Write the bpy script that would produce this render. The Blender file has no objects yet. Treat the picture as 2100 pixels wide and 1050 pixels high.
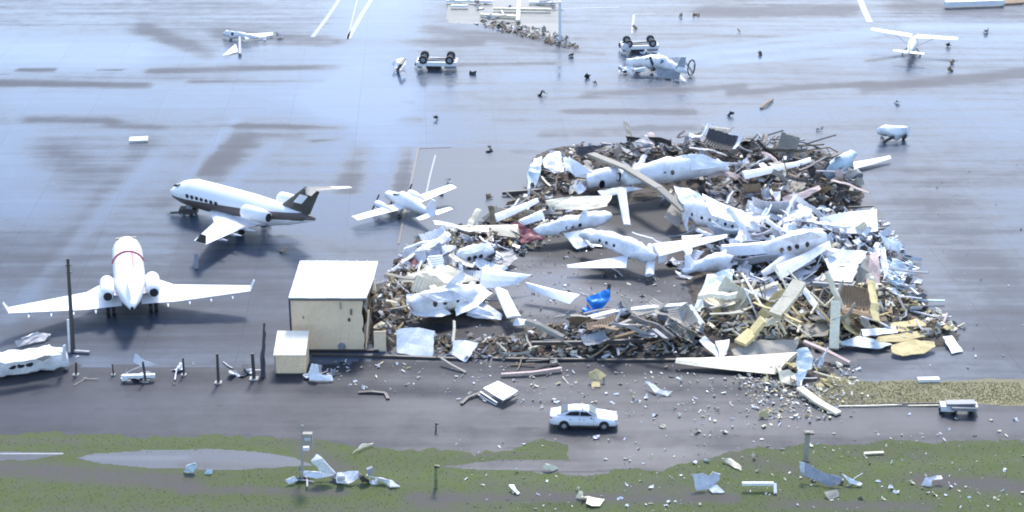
import bpy, bmesh, math, random
import numpy as np
from mathutils import Vector, Matrix, noise
R = math.radians
sc = bpy.context.scene
C = sc.collection
# ---------------------------------------------------------------- camera, sky, sun, exposure
PITCH, F, CH = R(22), 3527.0, 58.0
cam = bpy.data.objects.new('camera', bpy.data.cameras.new('camera'))
cam.data.sensor_width = 36; cam.data.lens = F / 2100 * 36
cam.data.clip_start = 1; cam.data.clip_end = 6000
cam.location = (0, 0, CH); cam.rotation_euler = (R(90) - PITCH, 0, 0)
C.objects.link(cam); sc.camera = cam
SUN_EL, SUN_AZ = R(47), R(6)
w = bpy.data.worlds.new('World'); sc.world = w; w.use_nodes = True
nt = w.node_tree
sky = nt.nodes.new('ShaderNodeTexSky'); sky.sky_type = 'NISHITA'; sky.sun_disc = False
sky.sun_elevation = SUN_EL; sky.sun_rotation = SUN_AZ; sky.altitude = 200
sky.air_density = 1.0; sky.dust_density = 1.3; sky.ozone_density = 1.5
nt.links.new(sky.outputs[0], nt.nodes['Background'].inputs[0])
nt.nodes['Background'].inputs[1].default_value = 0.15
sl = bpy.data.lights.new('sun', 'SUN'); sl.energy = 1.5; sl.angle = R(10); sl.color = (1.0, .96, .9)
so = bpy.data.objects.new('sun', sl); C.objects.link(so)
sdir = Vector((math.sin(SUN_AZ) * math.cos(SUN_EL), math.cos(SUN_AZ) * math.cos(SUN_EL), math.sin(SUN_EL)))
so.rotation_euler = sdir.to_track_quat('Z', 'Y').to_euler(); so.location = (0, 150, 120)
sc.view_settings.view_transform = 'Standard'; sc.view_settings.look = 'None'
sc.view_settings.gamma = 1; sc.view_settings.use_curve_mapping = False
sc.view_settings.exposure = 1.38
sc.cycles.filter_width = 1.9

# ---------------------------------------------------------------- helpers
SP, CP = math.sin(PITCH), math.cos(PITCH)
def P(px, py, z=0.0):
    """point of the place seen at a spot of the photograph, at height z"""
    u = (px - 1050) / F; v = (py - 525) / F
    d = Vector((u, CP - v * SP, -SP - v * CP))
    return Vector((0, 0, CH)) + d * ((z - CH) / d.z)
def Q(p):
    d = p[1] * CP - (p[2] - CH) * SP
    return (1050 + F * p[0] / d, 525 - F * (p[1] * SP + (p[2] - CH) * CP) / d)
def tag(o, label=None, cat=None, group=None, kind=None):
    for k, v in (('label', label), ('category', cat), ('group', group), ('kind', kind or ('thing' if cat else None))):
        if v: o[k] = v
    return o
def link(name, me, parent=None, loc=None):
    o = bpy.data.objects.new(name, me); C.objects.link(o)
    if parent: o.parent = parent
    if loc is not None: o.location = loc
    return o
def obj(name, bm, mats, parent=None, origin=None, smooth=False, normals=True):
    if normals: bmesh.ops.recalc_face_normals(bm, faces=bm.faces)
    if origin is None: origin = parent['_o'] if parent is not None and '_o' in parent else None
    if origin is not None:
        ov = Vector(origin)
        for v in bm.verts: v.co -= ov
    me = bpy.data.meshes.new(name); bm.to_mesh(me); bm.free()
    for m in (mats if isinstance(mats, (list, tuple)) else [mats]): me.materials.append(m)
    if smooth:
        for p in me.polygons: p.use_smooth = True
    return link(name, me, parent, origin if parent is None else None)
def thing(name, label, cat, loc, rot=(0, 0, 0), group=None, world_parts=False):
    o = bpy.data.objects.new(name, None); C.objects.link(o)
    o.location = loc; o.rotation_euler = rot; o.empty_display_size = .5
    if world_parts: o['_o'] = tuple(loc)
    return tag(o, label, cat, group)
def base_of(pts):
    c = sum((Vector(p) for p in pts), Vector()) / len(pts); c.z = min(p[2] for p in pts); return c
def box(bm, c, s, rot=None):
    m = Matrix.Translation(c) @ (rot.to_4x4() if rot is not None else Matrix()) @ Matrix.Diagonal((s[0], s[1], s[2], 1))
    return bmesh.ops.create_cube(bm, size=1, matrix=m)['verts']
def frame(d):
    d = d.normalized(); u = Vector((0, 0, 1)) - d * d.z
    if u.length < .05: u = Vector((0, -1, 0)) - d * (-d.y)
    u.normalize(); s = d.cross(u)
    if s.y > 0: s = -s
    return s, u
def beam(bm, a, b, w_, h_, twist=0):
    a, b = Vector(a), Vector(b); d = b - a; s, u = frame(d)
    if twist:
        q = Matrix.Rotation(twist, 3, d.normalized()); s = q @ s; u = q @ u
    vs = []
    for p in (a, b):
        for i, j in ((-1, -1), (1, -1), (1, 1), (-1, 1)):
            vs.append(bm.verts.new(p + s * i * w_ / 2 + u * j * h_ / 2))
    for f in ((0, 1, 2, 3), (7, 6, 5, 4), (0, 4, 5, 1), (1, 5, 6, 2), (2, 6, 7, 3), (3, 7, 4, 0)):
        bm.faces.new([vs[k] for k in f])
def rod(bm, a, b, r1, r2=None, n=8):
    tube(bm, [(Vector(a), r1), (Vector(b), r1 if r2 is None else r2)], n, True)
def tube(bm, path, n=14, caps=True, jag=0, squash=1.0, seed=0, e=1.0):
    pw = lambda x: math.copysign(abs(x) ** e, x)
    rings = []; rnd = random.Random(seed)
    for i, (p, r) in enumerate(path):
        a = path[max(0, i - 1)][0]; b = path[min(len(path) - 1, i + 1)][0]
        d = (b - a).normalized(); s, u = frame(d)
        end = i in (0, len(path) - 1)
        rw, rh = r if isinstance(r, tuple) else (r, r * squash)
        rings.append([bm.verts.new(p + s * pw(math.cos(2 * math.pi * k / n)) * rw + u * pw(math.sin(2 * math.pi * k / n)) * rh
                                   + (d * rnd.uniform(-jag, jag) if end and jag else Vector())) for k in range(n)])
    for i in range(len(rings) - 1):
        for k in range(n):
            bm.faces.new((rings[i][k], rings[i][(k + 1) % n], rings[i + 1][(k + 1) % n], rings[i + 1][k]))
    if caps:
        bm.faces.new(rings[0]); bm.faces.new(rings[-1])
    return rings
def sheet_bm(pts, th=.06, crump=.15, seed=0, cuts=4, rib=0, freq=.6, jag=.1):
    bm = bmesh.new(); f = bm.faces.new([bm.verts.new(p) for p in pts]); f.normal_update(); nrm = f.normal.copy()
    if nrm.length < .1: nrm = Vector((0, 0, 1))
    bmesh.ops.triangulate(bm, faces=bm.faces)
    bmesh.ops.subdivide_edges(bm, edges=bm.edges, cuts=cuts, use_grid_fill=True)
    so_ = Vector((seed * 7.3, seed * 3.1, seed * 1.7)); e = (Vector(pts[1]) - Vector(pts[0])).normalized()
    for v in bm.verts:
        k = noise.noise(v.co * freq + so_) + .5 * noise.noise(v.co * freq * 2.6 + so_)
        o = nrm * k * crump
        if rib: o += nrm * math.sin((v.co - Vector(pts[0])).dot(e) * 2 * math.pi / rib) * .05
        if v.is_boundary and jag:
            o += Vector((noise.noise(v.co * 2.1 + so_), noise.noise(v.co * 2.3 - so_), 0)) * jag
        v.co += o
    bm.normal_update()
    bmesh.ops.solidify(bm, geom=bm.faces[:], thickness=th)
    return bm
def foil(bm, rle, rte, tle, tte, tr=.22, tt=.08, nseg=1, bend=0, seed=0):
    """a wing: thick airfoil from root (leading edge, trailing edge) to tip"""
    prof = [(0, 0), (.04, .35), (.15, .8), (.35, 1), (.65, .7), (1, .06)]
    rings = []; rle, rte, tle, tte = map(Vector, (rle, rte, tle, tte))
    for i in range(nseg + 1):
        t = i / nseg; le = rle.lerp(tle, t); te = rte.lerp(tte, t); th = tr + (tt - tr) * t
        c = te - le; sp = (tle - rle); n = c.cross(sp)
        n = n.normalized() if n.length > 1e-6 else Vector((0, 0, 1))
        if n.z < 0: n = -n
        off = Vector((0, 0, bend * t * t)) + (n * noise.noise(Vector((i * .9, seed, 0))) * abs(bend) * .4)
        up = [le + c * x + n * z * th + off for x, z in prof]
        dn = [le + c * x - n * z * th * .6 + off for x, z in prof[1:-1]][::-1]
        rings.append([bm.verts.new(p) for p in up + dn])
    m = len(rings[0])
    for a, b in zip(rings, rings[1:]):
        for k in range(m): bm.faces.new((a[k], a[(k + 1) % m], b[(k + 1) % m], b[k]))
    bm.faces.new(rings[0]); bm.faces.new(rings[-1])

# ---------------------------------------------------------------- materials
MATS = {}
def mat(name, col, rough=.5, metal=0, var=.12, dirt=.35, dcol=(.12, .10, .08), scale=1.2, bump=.15, spec=.5, rand=0, fine=0):
    if name in MATS: return MATS[name]
    m = bpy.data.materials.new(name); m.use_nodes = True; n = m.node_tree.nodes; l = m.node_tree.links
    b = n['Principled BSDF']; b.inputs['Roughness'].default_value = rough; b.inputs['Metallic'].default_value = metal
    b.inputs['Specular IOR Level'].default_value = spec
    tc = n.new('ShaderNodeTexCoord'); n1 = n.new('ShaderNodeTexNoise'); n1.inputs['Scale'].default_value = scale
    n1.inputs['Detail'].default_value = 6; n1.inputs['Roughness'].default_value = .65
    l.new(tc.outputs['Object'], n1.inputs[0])
    r = n.new('ShaderNodeValToRGB'); r.color_ramp.elements[0].position = .46; r.color_ramp.elements[1].position = .78
    r.color_ramp.elements[1].color = (dirt, dirt, dirt, 1); r.color_ramp.elements[0].color = (0, 0, 0, 1)
    l.new(n1.outputs[0], r.inputs[0])
    mx = n.new('ShaderNodeMix'); mx.data_type = 'RGBA'; l.new(r.outputs[0], mx.inputs[0])
    mx.inputs[6].default_value = (*col, 1); mx.inputs[7].default_value = (*dcol, 1)
    hs = n.new('ShaderNodeHueSaturation'); l.new(mx.outputs[2], hs.inputs['Color'])
    n2 = n.new('ShaderNodeTexNoise'); n2.inputs['Scale'].default_value = scale * (7 if not fine else fine); n2.inputs['Detail'].default_value = 3
    l.new(tc.outputs['Object'], n2.inputs[0])
    mr = n.new('ShaderNodeMapRange'); mr.inputs[3].default_value = 1 - var; mr.inputs[4].default_value = 1 + var
    mr.inputs[1].default_value = .3; mr.inputs[2].default_value = .7
    l.new(n2.outputs[0], mr.inputs[0])
    if rand:
        oi = n.new('ShaderNodeObjectInfo'); m2 = n.new('ShaderNodeMapRange')
        m2.inputs[3].default_value = 1 - rand; m2.inputs[4].default_value = 1 + rand * .5; l.new(oi.outputs['Random'], m2.inputs[0])
        mm = n.new('ShaderNodeMath'); mm.operation = 'MULTIPLY'; l.new(mr.outputs[0], mm.inputs[0]); l.new(m2.outputs[0], mm.inputs[1])
        l.new(mm.outputs[0], hs.inputs['Value'])
    else: l.new(mr.outputs[0], hs.inputs['Value'])
    l.new(hs.outputs[0], b.inputs['Base Color'])
    if bump:
        bp = n.new('ShaderNodeBump'); bp.inputs['Strength'].default_value = bump; bp.inputs['Distance'].default_value = .05
        l.new(n2.outputs[0], bp.inputs['Height']); l.new(bp.outputs[0], b.inputs['Normal'])
    MATS[name] = m; return m
WHITE = mat('white_paint', (.80, .80, .82), .35, dirt=.25, dcol=(.35, .34, .34), scale=.7, bump=.05)
BROKE = mat('battered_aircraft_paint', (.80, .80, .83), .35, dirt=.55, dcol=(.3, .29, .3), scale=.9, bump=.25, var=.1)
PLANE = mat('aircraft_paint', (.82, .82, .84), .28, dirt=.15, dcol=(.45, .45, .47), scale=.5, bump=.02, var=.05)
WRECK = mat('torn_white_metal', (.74, .74, .78), .4, dirt=.55, dcol=(.22, .2, .19), scale=.8, bump=.3, rand=.25)
PALEB = mat('pale_blue_metal', (.55, .66, .72), .4, dirt=.5, dcol=(.2, .22, .25), scale=.8, bump=.3, rand=.2)
CREAM = mat('cream_metal', (.78, .70, .52), .5, dirt=.45, dcol=(.28, .22, .14), scale=.9, bump=.3, rand=.2)
YELLOW = mat('yellow_insulation', (.68, .55, .28), .9, dirt=.5, dcol=(.32, .24, .10), scale=1.4, bump=.8, rand=.2)
BEIGE = mat('beige_wall_metal', (.84, .65, .45), .55, dirt=.3, dcol=(.3, .24, .17), scale=.6, bump=.1, var=.05)
BROWN = mat('splintered_timber', (.30, .21, .13), .8, dirt=.6, dcol=(.10, .07, .05), scale=1.5, bump=.6, rand=.4)
TAN = mat('weathered_tan_board', (.34, .31, .26), .75, dirt=.4, dcol=(.2, .17, .13), scale=1.2, bump=.4, rand=.2)
GREY = mat('grey_metal', (.30, .31, .34), .5, dirt=.5, dcol=(.1, .1, .1), scale=1, bump=.3, rand=.3)
DARK = mat('dark_steel', (.06, .055, .055), .5, dirt=.4, dcol=(.10, .06, .04), scale=1, bump=.3, rand=.3)
REDM = mat('dark_red_paint', (.22, .05, .06), .45, dirt=.4, dcol=(.08, .04, .04), scale=1, bump=.2)
RED = mat('red_stripe_paint', (.5, .10, .12), .4, dirt=.1, bump=0)
BLUE = mat('blue_tarpaulin', (.03, .30, .85), .45, dirt=.3, dcol=(.05, .3, .6), scale=1.5, bump=.5)
BLACK = mat('black_rubber', (.02, .02, .022), .7, dirt=.2, dcol=(.06, .06, .06), bump=.1)
GLASS = mat('dark_glass', (.015, .017, .022), .08, dirt=0, bump=0, spec=.8)
RUBBLE = mat('loose_rubble', (.075, .06, .048), .85, dirt=.9, dcol=(.02, .018, .017), scale=1.6, bump=1, var=.6)
CONC = mat('pale_concrete', (.34, .33, .31), .6, dirt=.4, dcol=(.2, .2, .2), scale=.3, bump=.1)
PINK = mat('faded_pink_board', (.55, .42, .38), .7, dirt=.4, dcol=(.3, .2, .17), scale=1, bump=.2)
RUST = mat('rusty_brick_red', (.26, .10, .06), .8, dirt=.4)
LINE = mat('worn_line_paint', (.26, .28, .3), .5, dirt=.9, dcol=(.2, .2, .22), scale=1.6, bump=.1)
GRASSB = mat('grass_blade', (.19, .215, .09), .8, dirt=.5, dcol=(.15, .14, .06), scale=.4, bump=0, var=.4)
DRYG = mat('dry_grass_blade', (.42, .38, .18), .8, dirt=.6, dcol=(.15, .14, .07), scale=.4, bump=0, var=.4)

def jetpaint(name, top, side, z0):
    m = bpy.data.materials.new(name); m.use_nodes = True; n = m.node_tree.nodes; l = m.node_tree.links; b = n['Principled BSDF']
    b.inputs['Roughness'].default_value = .3
    tc = n.new('ShaderNodeTexCoord'); sx = n.new('ShaderNodeSeparateXYZ'); l.new(tc.outputs['Object'], sx.inputs[0])
    # swoosh: the dark flank rises towards the tail
    ma = n.new('ShaderNodeMath'); ma.operation = 'MULTIPLY_ADD'; ma.inputs[1].default_value = z0[1]; ma.inputs[2].default_value = z0[0]; l.new(sx.outputs[0], ma.inputs[0])
    lt = n.new('ShaderNodeMath'); lt.operation = 'LESS_THAN'; l.new(sx.outputs[2], lt.inputs[0]); l.new(ma.outputs[0], lt.inputs[1])
    gt = n.new('ShaderNodeMath'); gt.operation = 'GREATER_THAN'; l.new(sx.outputs[2], gt.inputs[0])
    mb = n.new('ShaderNodeMath'); mb.operation = 'MULTIPLY_ADD'; mb.inputs[1].default_value = z0[3]; mb.inputs[2].default_value = z0[2]; l.new(sx.outputs[0], mb.inputs[0]); l.new(mb.outputs[0], gt.inputs[1])
    mm = n.new('ShaderNodeMath'); mm.operation = 'MULTIPLY'; l.new(lt.outputs[0], mm.inputs[0]); l.new(gt.outputs[0], mm.inputs[1])
    mx = n.new('ShaderNodeMix'); mx.data_type = 'RGBA'; mx.inputs[6].default_value = (*top, 1); mx.inputs[7].default_value = (*side, 1)
    l.new(mm.outputs[0], mx.inputs[0]); l.new(mx.outputs[2], b.inputs['Base Color'])
    return m

def groundmat(name, dark, light, rough0, rough1, attr='wet_tone', fscale=.5, bump=.15, third=None, streak=0.2, slab=False):
    """dark/light ground mixed by a painted map of wetness, painted sky reflection and shade plus noise"""
    m = bpy.data.materials.new(name); m.use_nodes = True; n = m.node_tree.nodes; l = m.node_tree.links; b = n['Principled BSDF']
    b.inputs['Specular IOR Level'].default_value = .2
    at = n.new('ShaderNodeAttribute'); at.attribute_name = attr
    tc = n.new('ShaderNodeTexCoord')
    def nz(scl, det, rg=.6, mp=None):
        t = n.new('ShaderNodeTexNoise'); t.inputs['Scale'].default_value = scl; t.inputs['Detail'].default_value = det; t.inputs['Roughness'].default_value = rg
        if mp:
            mpn = n.new('ShaderNodeMapping'); mpn.inputs['Scale'].default_value = mp; mpn.inputs['Rotation'].default_value = (0, 0, R(7)); l.new(tc.outputs['Object'], mpn.inputs[0]); l.new(mpn.outputs[0], t.inputs[0])
        else: l.new(tc.outputs['Object'], t.inputs[0])
        return t
    def math_(op, a, bb, c=None):
        t = n.new('ShaderNodeMath'); t.operation = op
        for i, x in enumerate((a, bb, c)):
            if x is None: continue
            if isinstance(x, (int, float)): t.inputs[i].default_value = x
            else: l.new(x, t.inputs[i])
        return t.outputs[0]
    a1 = nz(.09, 5, .6, (.35, 1.3, 1)); a2 = nz(fscale, 6, .65); a3 = nz(9, 4, .7)
    f = math_('MULTIPLY_ADD', math_('SUBTRACT', a1.outputs[0], .5), streak * 2.2, at.outputs['Fac'])
    f = math_('MULTIPLY_ADD', math_('SUBTRACT', a2.outputs[0], .5), .35, f)
    a4 = nz(.6, 4, .6, (.07, .9, 1)); a5 = nz(.8, 3, .5, (.5, 1.1, 1))
    f = math_('MULTIPLY_ADD', math_('SMOOTH_MIN', math_('MULTIPLY', math_('SUBTRACT', a4.outputs[0], .52), 3.5), .35, .2), streak, f)
    f = math_('MULTIPLY_ADD', math_('GREATER_THAN', a5.outputs[0], .66), -.06, f)
    cl = n.new('ShaderNodeClamp'); l.new(f, cl.inputs[0]); f = cl.outputs[0]
    mx = n.new('ShaderNodeMix'); mx.data_type = 'RGBA'; l.new(f, mx.inputs[0]); mx.inputs[6].default_value = (*dark, 1); mx.inputs[7].default_value = (*light, 1)
    col = mx.outputs[2]
    if third:
        at2 = n.new('ShaderNodeAttribute'); at2.attribute_name = 'soil'
        g = math_('MULTIPLY_ADD', math_('SUBTRACT', a2.outputs[0], .5), 1.6, at2.outputs['Fac']); c2 = n.new('ShaderNodeClamp'); l.new(g, c2.inputs[0])
        m3 = n.new('ShaderNodeMix'); m3.data_type = 'RGBA'; l.new(c2.outputs[0], m3.inputs[0]); l.new(col, m3.inputs[6]); m3.inputs[7].default_value = (*third, 1); col = m3.outputs[2]
    if slab:
        br = n.new('ShaderNodeTexBrick'); br.offset = 0; mpb = n.new('ShaderNodeMapping'); mpb.inputs['Rotation'].default_value = (0, 0, R(-3)); l.new(tc.outputs['Object'], mpb.inputs[0]); l.new(mpb.outputs[0], br.inputs[0])
        br.inputs['Scale'].default_value = 1; br.inputs['Brick Width'].default_value = 7.6; br.inputs['Row Height'].default_value = 7.6; br.inputs['Mortar Size'].default_value = .045; br.inputs['Mortar Smooth'].default_value = .3
        br.inputs['Color1'].default_value = (1, 1, 1, 1); br.inputs['Color2'].default_value = (.90, .90, .91, 1); br.inputs['Mortar'].default_value = (.66, .66, .68, 1)
        mb_ = n.new('ShaderNodeMix'); mb_.data_type = 'RGBA'; mb_.blend_type = 'MULTIPLY'; mb_.inputs[0].default_value = 1; l.new(col, mb_.inputs[6]); l.new(br.outputs[0], mb_.inputs[7]); col = mb_.outputs[2]
    hs = n.new('ShaderNodeHueSaturation'); l.new(col, hs.inputs['Color']); mr = n.new('ShaderNodeMapRange'); l.new(a3.outputs[0], mr.inputs[0])
    mr.inputs[1].default_value = .25; mr.inputs[2].default_value = .75; mr.inputs[3].default_value = .8; mr.inputs[4].default_value = 1.2; l.new(mr.outputs[0], hs.inputs['Value'])
    l.new(hs.outputs[0], b.inputs['Base Color'])
    mr = n.new('ShaderNodeMapRange'); l.new(f, mr.inputs[0]); mr.inputs[1].default_value = .2; mr.inputs[2].default_value = .62; mr.inputs[3].default_value = rough0; mr.inputs[4].default_value = rough1; l.new(mr.outputs[0], b.inputs['Roughness'])
    bp = n.new('ShaderNodeBump'); bp.inputs['Strength'].default_value = bump; bp.inputs['Distance'].default_value = .03; l.new(a3.outputs[0], bp.inputs['Height']); l.new(bp.outputs[0], b.inputs['Normal'])
    return m
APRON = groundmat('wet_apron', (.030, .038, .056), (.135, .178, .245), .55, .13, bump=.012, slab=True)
ROAD = groundmat('wet_road', (.019, .021, .028), (.058, .064, .083), .65, .35, bump=.1, streak=.15)
FLOOR = groundmat('hangar_floor_paint', (.022, .023, .028), (.115, .13, .165), .6, .3, bump=.08)
VERGE = groundmat('rough_grass_turf', (.072, .092, .034), (.105, .135, .045), .95, .9, fscale=.8, bump=.3, third=(.10, .092, .085))
DRYV = groundmat('dry_verge_turf', (.20, .185, .11), (.32, .29, .16), .9, .85, fscale=.8, bump=.3, third=(.17, .15, .11))
MUD = groundmat('shallow_water_mud', (.06, .065, .075), (.14, .15, .165), .4, .2, bump=.02)

# ---------------------------------------------------------------- ground
def seg(px, py, s):
    x0, y0, x1, y1, wd, am = s
    dx, dy = x1 - x0, y1 - y0; L = dx * dx + dy * dy + 1e-6
    t = np.clip(((px - x0) * dx + (py - y0) * dy) / L, 0, 1)
    ex = (px - x0 - t * dx); ey = (py - y0 - t * dy) * 2.0
    return am * np.exp(-(np.sqrt(ex * ex + ey * ey) / (wd * 1.5)) ** 2.6)
def inpoly(px, py, poly):
    r = np.zeros(px.shape, bool); j = len(poly) - 1
    for i in range(len(poly)):
        xi, yi = poly[i]; xj, yj = poly[j]
        if yi != yj:
            r ^= ((yi > py) != (yj > py)) & (px < (xj - xi) * (py - yi) / (yj - yi) + xi)
        j = i
    return r
def grid_sheet(name, x0, x1, y0, y1, cell, z, material, attrs, poly=None, wob=0, zf=None):
    nx, ny = int((x1 - x0) / cell) + 1, int((y1 - y0) / cell) + 1
    X, Y = np.meshgrid(np.linspace(x0, x1, nx), np.linspace(y0, y1, ny))
    d = Y * CP + CH * SP; px = 1050 + F * X / d; py = 525 - F * (Y * SP - CH * CP) / d
    Z = np.full(X.shape, z) if zf is None else z + zf(X, Y)
    idx = np.arange(nx * ny).reshape(ny, nx)
    q = np.stack([idx[:-1, :-1], idx[:-1, 1:], idx[1:, 1:], idx[1:, :-1]], -1).reshape(-1, 4)
    if poly:
        cx = px[:-1, :-1].ravel(); cy = py[:-1, :-1].ravel()
        gx = X[:-1, :-1].ravel(); gy = Y[:-1, :-1].ravel()
        wv = np.array([noise.noise(Vector((a * .35, b * .35, 3))) + .6 * noise.noise(Vector((a * 1.3, b * 1.3, 9))) for a, b in zip(gx, gy)]) * wob
        keep = inpoly(cx + wv * .7, cy + wv * .5, poly); q = q[keep]
    me = bpy.data.meshes.new(name)
    me.from_pydata(np.stack([X.ravel(), Y.ravel(), Z.ravel()], -1).tolist(), [], q.tolist())
    for an, (basev, strokes) in attrs.items():
        a = np.full(px.shape, float(basev))
        for s in strokes: a = a + seg(px, py, s)
        at = me.attributes.new(an, 'FLOAT', 'POINT'); at.data.foreach_set('value', a.ravel().astype(np.float32))
    me.materials.append(material)
    o = link(name, me)
    if poly:
        bm = bmesh.new(); bm.from_mesh(me); bmesh.ops.delete(bm, geom=[v for v in bm.verts if not v.link_faces], context='VERTS'); bm.to_mesh(me); bm.free()
    return tag(o, kind='structure')
WET_SHEEN = [(1380, 120, 2100, 90, 30, .12), (620, 150, 860, 260, 90, .15), (0, 90, 420, 120, 40, .15), (0, 640, 2100, 700, 110, -.14), (1900, 400, 2100, 700, 120, -.12), (0, 480, 500, 520, 80, -.06), (790, -20, 740, 200, 60, .4), (0, 110, 250, 110, 45, .45), (740, 200, 770, 320, 75, .35), (60, 210, 800, 205, 45, .25), (0, 300, 30, 420, 60, .25),  # pale strokes paint sky reflections into the apron's base colour
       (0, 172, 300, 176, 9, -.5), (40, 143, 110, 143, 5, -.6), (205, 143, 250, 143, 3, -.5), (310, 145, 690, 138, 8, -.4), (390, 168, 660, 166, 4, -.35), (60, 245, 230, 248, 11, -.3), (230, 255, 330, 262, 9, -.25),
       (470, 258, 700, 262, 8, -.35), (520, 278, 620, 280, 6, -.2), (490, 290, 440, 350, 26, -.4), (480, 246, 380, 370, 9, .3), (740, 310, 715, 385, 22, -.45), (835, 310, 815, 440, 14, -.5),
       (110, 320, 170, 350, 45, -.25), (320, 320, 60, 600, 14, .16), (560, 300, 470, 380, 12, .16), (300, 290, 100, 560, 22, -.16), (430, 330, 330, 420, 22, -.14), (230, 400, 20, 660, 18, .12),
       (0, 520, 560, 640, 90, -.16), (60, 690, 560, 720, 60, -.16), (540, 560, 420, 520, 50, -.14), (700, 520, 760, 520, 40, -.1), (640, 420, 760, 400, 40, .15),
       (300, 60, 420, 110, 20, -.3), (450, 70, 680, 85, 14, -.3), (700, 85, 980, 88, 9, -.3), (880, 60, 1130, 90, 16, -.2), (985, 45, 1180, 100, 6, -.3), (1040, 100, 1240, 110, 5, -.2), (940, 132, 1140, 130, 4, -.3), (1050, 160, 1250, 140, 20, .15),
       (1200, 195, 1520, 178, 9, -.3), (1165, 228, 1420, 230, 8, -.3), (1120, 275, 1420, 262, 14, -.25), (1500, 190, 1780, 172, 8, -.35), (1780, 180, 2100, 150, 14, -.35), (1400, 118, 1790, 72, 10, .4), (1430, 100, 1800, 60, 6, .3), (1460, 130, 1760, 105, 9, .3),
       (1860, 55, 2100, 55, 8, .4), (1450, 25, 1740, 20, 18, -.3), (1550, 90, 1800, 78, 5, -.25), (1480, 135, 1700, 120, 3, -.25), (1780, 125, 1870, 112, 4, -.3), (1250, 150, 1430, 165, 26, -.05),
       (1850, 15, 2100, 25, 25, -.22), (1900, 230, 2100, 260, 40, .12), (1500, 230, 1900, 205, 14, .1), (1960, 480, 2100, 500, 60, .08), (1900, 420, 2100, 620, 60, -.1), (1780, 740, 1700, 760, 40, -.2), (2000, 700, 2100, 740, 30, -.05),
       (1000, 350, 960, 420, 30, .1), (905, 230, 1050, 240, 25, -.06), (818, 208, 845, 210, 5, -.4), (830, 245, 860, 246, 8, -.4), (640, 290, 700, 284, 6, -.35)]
grid_sheet('apron', -132, 132, 88, 272, .7, 0, APRON, {'wet_tone': (.44, WET_SHEEN)})
bm = bmesh.new()
for a in ((-4000, -300, 4000, 88), (-4000, 272, 4000, 6000), (-4000, 88, -132, 272), (132, 88, 4000, 272)):
    bm.faces.new([bm.verts.new(v) for v in ((a[0], a[1], 0), (a[2], a[1], 0), (a[2], a[3], 0), (a[0], a[3], 0))])
tag(obj('ground', bm, mat('far_ground', (.08, .10, .13), .5, dirt=.6, dcol=(.1, .11, .09), scale=.02)), kind='structure')
def flat(name, pts, z, m):
    bm = bmesh.new(); bm.faces.new([bm.verts.new(P(x, y, 0) + Vector((0, 0, z))) for x, y in pts]); return tag(obj(name, bm, m), kind='structure')
grid_sheet('road', -60, 60, 98, 135, .5, .008, ROAD, {'wet_tone': (.40, [(0, 760, 560, 780, 20, -.1), (600, 750, 1700, 760, 20, -.22), (0, 830, 900, 835, 30, .12), (700, 880, 1000, 905, 25, .05), (1120, 895, 1290, 898, 8, -.1), (1280, 870, 2100, 870, 30, .12), (1250, 930, 1400, 930, 30, .1), (640, 800, 960, 810, 22, -.15), (1400, 800, 1700, 800, 18, -.1), (1850, 860, 2100, 860, 16, .1)])},  # strokes make the road colour lighter and darker
           [(-200, 757), (150, 752), (400, 757), (560, 752), (800, 742), (1380, 742), (1620, 775), (1700, 832), (2300, 834), (2300, 990), (-200, 990)], 9)
grid_sheet('hangar_floor', -26, 42, 118, 185, .5, .004, FLOOR, {'wet_tone': (.42, [(1250, 560, 1400, 620, 40, -.25), (880, 690, 1160, 690, 40, -.5), (1130, 500, 1240, 525, 40, -.55), (1300, 440, 1380, 445, 45, -.6), (1380, 530, 1460, 520, 40, -.5), (1120, 590, 1160, 570, 30, .25), (1350, 540, 1430, 560, 30, -.3)])},  # dark strokes paint the shade of the hollows into the floor colour
           [(780, 742), (1690, 745), (1780, 740), (1930, 700), (1880, 560), (1790, 420), (1740, 310), (1120, 310), (1030, 440), (860, 500), (800, 560)], 6)
vp = [(-300, 893), (0, 893), (300, 895), (560, 897), (640, 901), (720, 915), (850, 922), (930, 926), (960, 932), (1050, 928), (1120, 905), (1160, 910), (1162, 930), (1150, 945), (1060, 948), (1040, 962), (1130, 968), (1210, 972), (1330, 965), (1400, 952), (1450, 938), (1520, 928), (1640, 914), (1800, 906), (2400, 903), (2400, 1300), (-300, 1300)]
soil = [(0, 960, 380, 990, 26, .75), (-100, 905, 160, 905, 10, .3), (600, 905, 700, 960, 22, .5), (380, 1005, 700, 1010, 12, .6), (850, 1020, 1500, 1022, 15, .75), (1300, 1000, 1450, 1000, 16, .4), (1480, 930, 1620, 960, 20, .4), (1900, 985, 2100, 1000, 22, .8), (1600, 1035, 1900, 1040, 15, .6), (1750, 930, 1900, 940, 14, .2), (1000, 990, 1130, 1005, 14, .3), (950, 935, 1080, 930, 5, .4), (100, 1050, 1000, 1052, 20, .3), (860, 1035, 930, 1035, 14, .3)]
grid_sheet('grass_verge', -44, 44, 94, 112.5, .11, .016, VERGE, {'wet_tone': (.5, [(560, 905, 1100, 930, 20, .1), (700, 975, 1200, 985, 20, .2), (1700, 960, 2100, 940, 14, .25), (0, 900, 560, 903, 8, .1), (1100, 1040, 1200, 1040, 20, -.3)]), 'soil': (.2, soil)}, vp, 20)
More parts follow.
